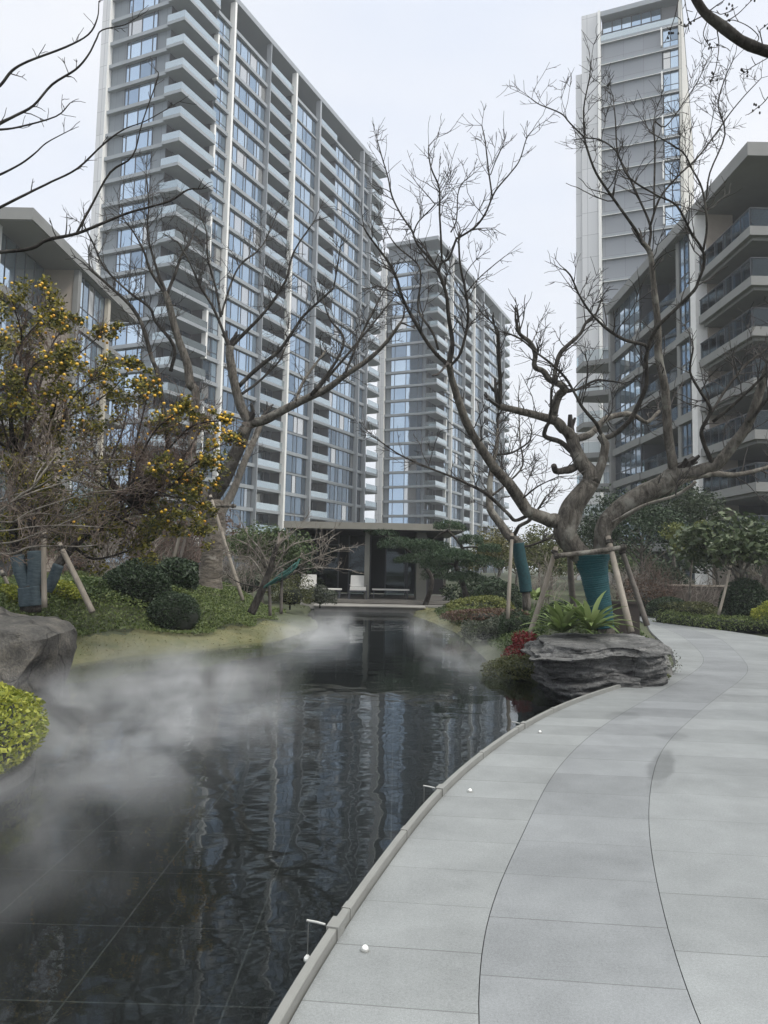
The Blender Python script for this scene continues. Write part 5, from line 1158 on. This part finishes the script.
M['tan_rock_plain'] = mat('tan_rock', (.030, .030, .029), .75, scale=1.3, col2=(.15, .138, .118), bump=1.0, bscale=5)
cut_rock('boulder', 'large angular dark boulder with tan top at the left water edge', (-4.95, 10.6, -.47),
         [(-1.6, -1.1, 0), (.15, -1.0, 0), (.35, .6, 0), (-1.6, .8, 0), (.62, -.55, 1.02), (.66, .35, 1.10), (.42, -.62, .45), (-.25, -1.0, .55), (-1.5, -1.2, .75), (-.3, -.75, 1.18), (-1.5, -.7, 1.42), (-1.5, .7, 1.4), (-.1, .5, 1.28), (.35, -.7, 1.0)], M['tan_rock'], 12, .07)
cut_rock('boulder', 'second low dark boulder at the left edge behind the first', (-6.6, 11.6, -.35), [(-.9, -.8, 0), (.8, -.9, 0), (.9, .7, 0), (-.9, .8, 0), (-.6, -.5, 1.1), (.6, -.5, 1.0), (.6, .5, 1.2), (-.6, .5, 1.05)], M['grey_rock'], 15, .08)

# ---------------- stone planter in the water at the left
pl = empty('stone_planter', (-4.05, 6.05, -.48)); tag(pl, 'round dark stone planter standing in the water at the left edge', 'planter')
mb = MB(); prof = [(1.24, 0), (1.28, 0), (1.31, .30), (1.32, .42), (1.30, .445), (1.25, .445), (1.23, .40)]; k = 72; vs = []
for rr_, zz_ in prof:
    for j in range(k): vs.append((rr_ * math.cos(2 * math.pi * j / k), rr_ * math.sin(2 * math.pi * j / k), zz_))
mb.add(vs, [(i * k + j, i * k + (j + 1) % k, (i + 1) * k + (j + 1) % k, (i + 1) * k + j) for i in range(len(prof) - 1) for j in range(k)]); mb.smooth = True
mb.build('rim', mat('planter_stone', (.035, .035, .035), .6, scale=3, col2=(.075, .075, .072), bump=.4, bscale=20), pl)
mb = MB(); mb.add([(1.22 * math.cos(2 * math.pi * j / k), 1.22 * math.sin(2 * math.pi * j / k), .38) for j in range(k)], [tuple(range(k))]); mb.build('soil', M['soil'], pl)
bush('yellow_shrub', 'bright yellow-green round shrub growing in the stone planter', 'shrub', (-4.03, 6.1, -.08), (1.38, 1.38, .47), 30000, .042, M['leaf_yellow'], None, 31, .05, solid=.9)
bush('dark_shrub', 'dark green shrub at the left edge above the yellow shrub', 'shrub', (-5.35, 8.9, -.2), (.85, .7, .75), 6000, .06, M['leaf_mid'], None, 32, .12, solid=.85)

# ---------------- planting round the layered rock
M['strap'] = leaf_mat('strap_leaf', [(.09, .14, .04), (.17, .23, .08), (.27, .33, .14)], .3)
def strap_plant(px, py, Y, n_, L_, label, seed):
    r = np.random.default_rng(seed); c = at_y(px, py, Y); o = empty('strap_plant', tuple(c)); tag(o, label, 'plant', 'strap leaved plants behind the rock')
    mb = MB()
    for i in range(n_):
        az = r.uniform(0, 6.28); el = r.uniform(.35, 1.35); L1 = L_ * r.uniform(.7, 1.15); w0 = r.uniform(.040, .058); k = 7; up_ = np.array([0, 0, 1.0]); h = np.array([math.cos(az), math.sin(az), 0]); sd = np.array([-h[1], h[0], 0])
        p_ = h * .04; e_ = el; vs = []
        for j in range(k):
            t_ = j / (k - 1); wd = w0 * (.55 + 1.2 * t_ if t_ < .4 else 1.03 * (1 - ((t_ - .4) / .6) ** 1.8) + .02)
            nrm = -math.sin(e_) * h + math.cos(e_) * up_
            vs += [tuple(p_ - sd * wd + nrm * wd * .3), tuple(p_), tuple(p_ + sd * wd + nrm * wd * .3)]
            p_ = p_ + (h * math.cos(e_) + up_ * math.sin(e_)) * L1 / (k - 1); e_ -= .13 + .10 * t_
        mb.add(vs, [f_ for j in range(k - 1) for f_ in ((3 * j, 3 * j + 1, 3 * j + 4, 3 * j + 3), (3 * j + 1, 3 * j + 2, 3 * j + 5, 3 * j + 4))])
    mb.build('leaves', M['strap'], o, True)
strap_plant(562, 632, 11.75, 40, .60, 'fresh green strap leaved plant behind the left part of the layered rock', 1)
strap_plant(590, 630, 11.7, 42, .68, 'taller strap leaved plant right in front of the teal wrapped trunk', 2)
strap_plant(536, 600, 17.5, 26, .42, 'darker strap leaved plant farther back beside the small wrapped trunk', 3)
def gp(px, py, Y, dz=-.03):
    q = hit(px, py, Y - 2.5, Y + 2.5)
    if abs(q[1] - Y) > 2.3 or in_poly(np.array([q[0]]), np.array([q[1]]), POND)[0]: q = at_y(px, py, Y); q[2] = max(gz(q[0], Y), -.14); print('placed', px, py, Y, q)
    return (q[0], q[1], q[2] - .04)
bush('red_plant', 'small plant with crimson leaves at the left end of the layered rock', 'plant', gp(530, 654, 11.7), (.34, .28, .22), 1500, .05, M['leaf_red'], None, 41, .35, solid=.6)
bush('low_shrub', 'low grey-green creeping shrub over the water in front of the red plant', 'shrub', gp(522, 674, 11.9, -.06), (.62, .5, .20), 4200, .04, M['leaf_olive'], None, 42, .2)
bush('low_shrub', 'grey leaved low shrub at the misty right shore left of the prop', 'shrub', gp(490, 640, 14.6, -.1), (.62, .55, .36), 3600, .05, M['leaf_grey'], None, 43, .3)
bush('low_shrub', 'dark fine shrub behind the red plant', 'shrub', gp(516, 634, 14.6, -.1), (.36, .34, .34), 2600, .04, M['leaf_dark'], None, 44, .3)
bush('clipped_shrub', 'dark round shrub left of the teal trunk behind the pale slanting prop', 'shrub', gp(560, 612, 15.8, -.1), (.38, .36, .40), 5000, .04, M['leaf_dark'], 'dark clipped round shrubs', 45, .08)
bush('low_shrub', 'red-brown low shrub patch on the far right bank', 'shrub', gp(490, 612, 20.5, -.1), (1.1, .8, .22), 3200, .06, M['leaf_brown'], None, 46, .25)
bush('low_shrub', 'yellow-green low shrub on the far right bank near the pavilion', 'shrub', gp(478, 608, 22.5, -.1), (1.0, .8, .36), 3400, .07, leaf_mat('leaf_moss', [(.07, .085, .022), (.13, .145, .04), (.18, .19, .055)]), None, 47, .2)
bush('low_shrub', 'mid green low shrub at the right shore below the yellow one', 'shrub', gp(468, 620, 20.8, -.1), (.55, .5, .25), 2400, .05, M['leaf_cover'], None, 48, .2)
bush('clipped_shrub', 'dark round shrub behind the yellow-green one on the far right bank', 'shrub', gp(497, 604, 23.5, -.1), (.75, .7, .66), 4500, .07, M['leaf_dark'], 'dark clipped round shrubs', 49, .08)
bush('low_shrub', 'airy shrub with tiny pale flowers at the right end of the layered rock', 'shrub', gp(652, 642, 12.3, -.06), (.36, .3, .26), 900, .035, leaf_mat('pale_leaf', [(.06, .075, .05), (.16, .17, .14), (.40, .40, .38)]), None, 50, .5, solid=.45)
bush('low_shrub', 'yellow-green moss tuft beside the path at the foot of the layered rock', 'shrub', (4.05, 11.75, -.1), (.22, .3, .16), 1200, .035, M['leaf_olive'], None, 51, .2)
bx_ = at_y(622, 628, 13.4); pb = empty('planter_box', tuple(bx_)); tag(pb, 'dark brown square planter box behind the pale right prop', 'planter box')
mb = MB(); mb.box(-.24, .24, -.2, .2, -.1, .42); mb.box(-.27, .27, -.23, .23, .42, .46); mb.build('box', mat('box_brown', (.030, .022, .018), .6, noise=.2, scale=5), pb)
MB().box(-.22, .22, -.18, .18, .462, .475).build('soil', M['soil'], pb)

# ---------------- right side garden along the path
def hedge(label, pts, h_, w_, seed, m):
    r = np.random.default_rng(seed); P = smooth_line([(x, y, gz(x, y)) for x, y in pts], 8); o = empty('hedge', tuple(P[0])); tag(o, label, 'hedge'); V = []; mb = MB()
    for i in range(len(P) - 1):
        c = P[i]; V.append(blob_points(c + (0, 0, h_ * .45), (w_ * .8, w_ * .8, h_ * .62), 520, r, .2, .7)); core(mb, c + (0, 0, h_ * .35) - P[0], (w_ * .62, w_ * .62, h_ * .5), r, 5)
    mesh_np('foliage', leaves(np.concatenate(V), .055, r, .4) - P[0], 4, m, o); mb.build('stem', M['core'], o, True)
hedge('low clipped hedge of grey-green leaves along the far right edge of the path', [(8.9, 24.2), (9.5, 22.3), (10.3, 20.4), (11.4, 18.4), (12.4, 16.5)], .42, .6, 61, M['leaf_cover'])
def gpr(px, Y): q = at_y(px, 600, Y); return (q[0], Y, gz(q[0], Y))
c = gpr(745, 22.5); bush('clipped_shrub', 'dark round shrub behind the low hedge at the right', 'shrub', c, (.72, .7, .80), 7000, .06, M['leaf_dark'], 'dark clipped round shrubs', 62, .06)
c = gpr(775, 20.8); bush('yellow_shrub', 'bright yellow-green shrub at the right edge behind the low hedge', 'shrub', c, (.6, .6, .42), 5000, .06, M['leaf_yellow'], None, 63, .2)
c = gpr(668, 26.5); bush('clipped_shrub', 'low dark dome shrub at the far bend of the path', 'shrub', c, (.75, .7, .46), 4500, .06, M['leaf_dark'], 'dark clipped round shrubs', 64, .08)
c = gpr(690, 26); bush('low_shrub', 'low olive shrub at the far bend of the path beside the dark dome', 'shrub', c, (1.0, .6, .30), 3500, .06, M['leaf_olive'], None, 65, .2)
c = gpr(640, 27.5); bush('shrub', 'loose brownish shrub far behind the right prop', 'shrub', c, (1.0, .8, .8), 2600, .08, M['leaf_brown'], 'loose shrubs of the garden', 66, .35, solid=.5)
q = at_y(702, 592, 30); wl = empty('garden_wall', (q[0], 30, 0)); tag(wl, 'low brown panelled garden wall behind the hedge on the right', 'wall')
M['brown_panel'] = panel_mat('brown_panel', (.095, .075, .066), 1.2, .9, (.05, .04, .036), .6)
MB().box(-1.32, 1.32, -.1, .1, .1, 1.02).build('panel', M['brown_panel'], wl); MB().box(-1.36, 1.36, -.14, .14, 1.022, 1.08).build('coping', M['beige_stone'], wl)
leafy_tree('broad_leaved_tree', 'broad leaved evergreen tree with big glossy leaves at the right edge', 'tree', gpr(742, 22.8), 3.2, (1.75, 1.3, 1.0, 2.1), 3600, .20, M['leaf_broad'], 'evergreen trees behind the path', 71, 'bark', .06, clumps=15)
leafy_tree('yellow_green_tree', 'small yellow-green tree left of the broad leaved tree', 'tree', gpr(690, 27), 3.4, (.95, .9, .75, 2.3), 4200, .09, leaf_mat('leaf_lime', [(.06, .075, .02), (.12, .14, .035), (.20, .21, .06)]), 'evergreen trees behind the path', 72, 'bark', .05, clumps=8)
leafy_tree('dark_evergreen_tree', 'dark green evergreen tree below the big slanting limb', 'tree', gpr(640, 31), 5, (2.4, 1.8, 1.7, 2.9), 9000, .11, M['leaf_dark'], 'evergreen trees behind the path', 73, 'bark', .09, clumps=14)
leafy_tree('dark_evergreen_tree', 'taller dark evergreen tree right of the big slanting limb, before the white column', 'tree', gpr(675, 35), 5.4, (2.0, 1.7, 1.9, 3.7), 8000, .12, leaf_mat('leaf_deep', [(.020, .032, .016), (.040, .058, .028), (.065, .085, .045)]), 'evergreen trees behind the path', 74, 'bark', .09, clumps=12)
leafy_tree('olive_tree', 'loose olive green tree behind the small teal wrapped trunk', 'tree', gpr(540, 30), 4, (1.8, 1.5, 1.3, 1.9), 5000, .10, M['leaf_olive'], 'evergreen trees behind the path', 75, 'bark', .07, clumps=12)
leafy_tree('olive_tree', 'yellowish loose tree between the pines and the small teal wrapped trunk', 'tree', gpr(498, 33), 4, (1.5, 1.5, 1.3, 2.0), 4200, .10, leaf_mat('leaf_straw', [(.07, .07, .025), (.13, .125, .045), (.20, .18, .07)]), 'evergreen trees behind the path', 76, 'bark', .06, clumps=11)
leafy_tree('olive_tree', 'grey-green tree far behind the teal wrapped trunk', 'tree', gpr(595, 36), 4.6, (2.0, 1.6, 1.5, 2.3), 5200, .11, leaf_mat('leaf_dull', [(.030, .038, .020), (.055, .065, .034), (.09, .10, .055)]), 'evergreen trees behind the path', 77, 'bark', .08, clumps=12)
leafy_tree('broad_leaved_tree', 'second broad leaved tree cut by the right edge behind the first', 'tree', gpr(792, 26), 4, (1.7, 1.4, 1.2, 2.2), 3000, .18, M['leaf_broad'], 'evergreen trees behind the path', 78, 'bark', .07, clumps=12)
# leafless bushes of fine twigs
def twig_bush(label, base, h_, w_, n_, seed, m='twig_red', group='leafless twiggy bushes'):
    T_ = BareTree('twiggy_bush', label, 'bush', base, group, seed, twig=m); b_ = np.array(base)
    for i in range(n_):
        d = T_.rng.normal(0, .45, 3); d[0] *= w_ / h_; d[2] = 1; d /= np.linalg.norm(d); T_.grow(b_ + np.append(T_.rng.normal(0, w_ * .28, 2), 0), d, h_ * T_.rng.uniform(.6, 1.0), .014, 2)
    return T_.done()
for i, (px, Y, h_, w_, n_, mk, lab) in enumerate(((140, 23, 2.0, 1.5, 26, 'twig_red', 'reddish leafless bush behind the dark clipped shrub on the left'), (110, 21, 1.8, 1.3, 22, 'twig_pale', 'pale leafless bush behind the fruit tree prop'), (180, 25, 2.2, 1.6, 24, 'twig_red', 'reddish leafless bush behind the thick pale trunk'),
         (240, 25, 2.0, 1.2, 16, 'twig_pale', 'pale twiggy bush right of the thick pale trunk'), (650, 29, 1.8, 1.2, 24, 'twig_red', 'reddish leafless bush left of the brown garden wall'), (622, 28, 1.7, 1.2, 22, 'twig_pale', 'pale leafless bush behind the right props'),
         (700, 29, 1.3, .8, 12, 'twig_pale', 'thin pale bush in front of the brown garden wall'), (545, 25, 1.6, 1.0, 14, 'twig_pale', 'pale twiggy bush behind the small teal wrapped trunk'), (755, 28, 2.6, 1.4, 14, 'twig_pale', 'tall pale bare bush behind the broad leaved tree'), (40, 20, 2.0, 1.6, 20, 'twig_red', 'reddish twiggy bush behind the wrapped fruit tree'))):
    q = at_y(px, 590, Y); twig_bush(lab, (q[0], Y, gz(q[0], Y) - .05), h_, w_, n_, 200 + i, mk)
# conifer and shrubs left of the pavilion
leafy_tree('round_conifer', 'rounded green conifer right of the thick pale trunk, beside the pavilion roof', 'tree', gpr(262, 26), 3, (1.5, 1.3, 1.0, 1.9), 9000, .09, M['leaf_mid'], 'evergreen trees on the left bank', 81, 'bark', .08, clumps=12)
leafy_tree('dark_evergreen_tree', 'dark evergreen tree deep behind the left mound', 'tree', gpr(100, 30), 5, (3.0, 2, 1.9, 2.5), 8000, .12, M['leaf_dark'], 'evergreen trees on the left bank', 82, 'bark', .1, clumps=13)
leafy_tree('dark_evergreen_tree', 'dark evergreen tree behind the fruit tree at the left edge', 'tree', gpr(10, 26), 5, (2.6, 2, 1.9, 2.3), 7000, .12, M['leaf_dark'], 'evergreen trees on the left bank', 83, 'bark', .1, clumps=12)
leafy_tree('olive_tree', 'brownish olive tree behind the thick pale trunk', 'tree', gpr(185, 31), 4, (2.6, 2, 1.6, 2.3), 5500, .11, M['leaf_brown'], 'evergreen trees on the left bank', 84, 'bark', .08, clumps=12)
leafy_tree('round_conifer', 'dark conifer tucked against the left end of the pavilion', 'tree', gpr(292, 29.4), 2.6, (1.0, .9, .9, 1.3), 5000, .09, M['leaf_dark'], 'evergreen trees on the left bank', 85, 'bark', .06, clumps=8)
# cloud-pruned pines
def pine(label, base, pads, trunk_px, Y, seed):
    r = np.random.default_rng(seed); base = np.array(base, float); o = empty('cloud_pine', tuple(base)); tag(o, label, 'pine tree', 'cloud pruned pines by the pavilion')
    tr = smooth_line([base - (0, 0, .1)] + [at_y(x, y, Y + r.normal(0, .15)) for x, y in trunk_px], 5)
    mb = MB(); mb.tube(tr - base, np.linspace(.11, .035, len(tr)), 8); mb.smooth = True; mb.build('trunk', M['bark_dark'], o)
    for (x, y, w_, h_) in pads:
        Yp = Y + r.uniform(-.7, .5); c = at_y(x, y, Yp); rx = w_ * Yp / F / 2; rz = h_ * Yp / F / 2
        i = int(np.argmin(np.linalg.norm(tr - c, axis=1))); lb = smooth_line([tr[i], (tr[i] + c) / 2 + (0, 0, .05), c - (0, 0, rz * .5)], 3)
        mb = MB(); mb.tube(lb - base, np.linspace(.04, .015, len(lb)), 6); mb.build('limb', M['bark_dark'], o)
        P = blob_points(c, (rx, rx * .8, rz), int(1500 * (w_ / 40) ** 1.3), r, .2, .5, -.5)
        mesh_np('needle_pad', leaves(P, .12, r, 1.2, .16) - base, 4, M['needle'], o)
b_ = at_y(470, 602, 26.5); pine('leaning cloud pruned pine with flat needle pads in front of the pavilion roof', (b_[0], 26.5, gz(b_[0], 26.5)), [(450, 527, 36, 13), (470, 541, 30, 14), (425, 546, 50, 16), (455, 556, 46, 18), (480, 562, 40, 18), (436, 565, 36, 16), (465, 578, 44, 16), (490, 549, 26, 12)], [(463, 585), (456, 565), (462, 548), (448, 530)], 26.5, 91)
b_ = at_y(424, 602, 30); pine('second cloud pruned pine with low spreading pads before the pavilion right end', (b_[0], 29.9, gz(b_[0], 30)), [(400, 545, 44, 15), (385, 533, 30, 10), (430, 552, 44, 18), (412, 560, 40, 14), (372, 530, 18, 8), (440, 575, 36, 20)], [(432, 580), (420, 562), (405, 548)], 29.9, 92)
b_ = at_y(474, 600, 31); bush('low_shrub', 'dark low shrub under the leaning pine', 'shrub', (b_[0], 31, .1), (1.3, 1, .6), 3000, .09, M['leaf_dark'], None, 93, .3)
c = hit(246, 592, 20, 30); bush('shrub', 'dark loose shrub right of the thick pale trunk under the rounded conifer', 'shrub', (c[0], c[1] + .3, c[2] - .05), (1.0, .7, .62), 4200, .07, M['leaf_dark'], 'loose shrubs of the garden', 94, .2)
c = hit(298, 598, 20, 32); bush('shrub', 'dark green shrub against the left end of the pavilion deck', 'shrub', (c[0], c[1] + .5, c[2] - .05), (.9, .7, .7), 3600, .07, M['leaf_mid'], 'loose shrubs of the garden', 95, .2)
c = gpr(660, 33); bush('shrub', 'dark green shrub mass behind the leafless bush left of the brown wall', 'shrub', c, (1.6, 1, 1.0), 4500, .09, M['leaf_dark'], 'loose shrubs of the garden', 96, .25)
# far row of trees that closes the view between the buildings
far = [(-34, 60), (-26, 48), (-19, 46), (-14, 52), (-8, 47), (-3, 55), (4, 50), (8, 46), (12, 55), (15, 47), (19, 60), (11, 41), (16.5, 38)]
names = ['leftmost far tree against the left block', 'far tree beneath the left block windows', 'far tree behind the left mound', 'far tree low behind the thick pale trunk', 'far tree behind the round conifer', 'far tree behind the pavilion roof', 'far tree behind the pavilion right end', 'far tree behind the pines', 'far tree seen under the big tree left limb', 'far tree behind the teal wrapped trunk', 'far tree under the right block balconies', 'far tree left of the white column', 'far tree before the white column foot']
for i, ((x, y), lab) in enumerate(zip(far, names)):
    r3 = np.random.default_rng(300 + i); hh = r3.uniform(2.6, 3.6)
    leafy_tree('far_tree', lab + ', dull green', 'tree', (x, y, .1), hh, (2.6, 2.2, 1.3, hh * .6), 2600, .2, M[['leaf_dark', 'leaf_olive', 'leaf_mid'][i % 3]], 'far trees at the foot of the buildings', 300 + i, 'bark', .1, clumps=10)
# ------------------------------------------------------------------ mist over the water
m = bpy.data.materials.new('mist'); m.use_nodes = True; n = m.node_tree.nodes; l = m.node_tree.links; n.clear()
o_ = n.new('ShaderNodeOutputMaterial'); pv = n.new('ShaderNodeVolumePrincipled'); l.new(pv.outputs[0], o_.inputs['Volume'])
pv.inputs['Color'].default_value = (.985, .99, 1, 1); pv.inputs['Anisotropy'].default_value = .1
t = n.new('ShaderNodeTexCoord'); sp = n.new('ShaderNodeSeparateXYZ'); l.new(t.outputs['Object'], sp.inputs[0])
def mth(op, a, b=None, c=None):
    q = n.new('ShaderNodeMath'); q.operation = op
    for i, v in enumerate((a, b, c)):
        if v is None: continue
        if isinstance(v, (int, float)): q.inputs[i].default_value = v
        else: l.new(v, q.inputs[i])
    return q.outputs[0]
tot = None
MIST = [((-2.9, 8.3), (2.2, 2.0), 1.25), ((-2.7, 11.0), (1.7, 1.9), .8), ((-3.6, 12.8), (1.3, 1.3), .5), ((-1.5, 17.2), (1.1, 2.8), 1.2), ((-1.3, 21.5), (.7, 1.6), .8), ((-2.9, 5.6), (1.9, 1.7), .75), ((-1.7, 7.2), (1.3, 1.6), .45), ((-2.2, 4.2), (1.2, 1.0), .45), ((1.5, 15.0), (.8, 1.8), .7), ((1.2, 19.8), (.7, 1.6), .6), ((1.5, 12.6), (.9, 1.0), .5)]
for (c, r, s_) in MIST:
    dx = mth('MULTIPLY', mth('SUBTRACT', sp.outputs[0], c[0]), 1 / r[0]); dy = mth('MULTIPLY', mth('SUBTRACT', sp.outputs[1], c[1]), 1 / r[1])
    d2 = mth('ADD', mth('MULTIPLY', dx, dx), mth('MULTIPLY', dy, dy)); q = mth('MULTIPLY', mth('MAXIMUM', mth('SUBTRACT', 1.0, d2), 0.0), s_)
    tot = q if tot is None else mth('ADD', tot, q)
mpn = n.new('ShaderNodeMapping'); mpn.inputs['Scale'].default_value = (.75, .75, .8); l.new(t.outputs['Object'], mpn.inputs[0])
nz = n.new('ShaderNodeTexNoise'); nz.inputs['Scale'].default_value = 1.45; nz.inputs['Detail'].default_value = 5; nz.inputs['Distortion'].default_value = 1.3; l.new(mpn.outputs[0], nz.inputs['Vector'])
wv = mth('MAXIMUM', mth('MULTIPLY', mth('SUBTRACT', nz.outputs[0], .43), 6.5), 0.0)
hz = mth('POWER', mth('MAXIMUM', mth('SUBTRACT', 1.0, mth('MULTIPLY', mth('ADD', sp.outputs[2], .12), 1 / .62)), 0.0), 1.5)
l.new(mth('MULTIPLY', mth('MULTIPLY', mth('MULTIPLY', tot, wv), hz), .72), pv.inputs['Density'])
try: m.cycles.volume_step_rate = 1.0
except Exception: pass
mb = MB(); mb.box(-7.4, 2.6, 2.4, 25.5, -.115, .75)
tag(mb.build('mist', m), 'thin white mist drifting low over the pond', 'mist', kind='stuff')

# thin winter haze over everything
m = bpy.data.materials.new('haze'); m.use_nodes = True; n = m.node_tree.nodes; n.clear()
o_ = n.new('ShaderNodeOutputMaterial'); pv = n.new('ShaderNodeVolumePrincipled'); m.node_tree.links.new(pv.outputs[0], o_.inputs['Volume'])
pv.inputs['Color'].default_value = (.93, .95, 1, 1); pv.inputs['Density'].default_value = .0007
tag(MB().box(-1000, 1000, -200, 1500, -1.6, 84).build('haze', m), 'thin pale haze in the air', 'haze', kind='stuff')
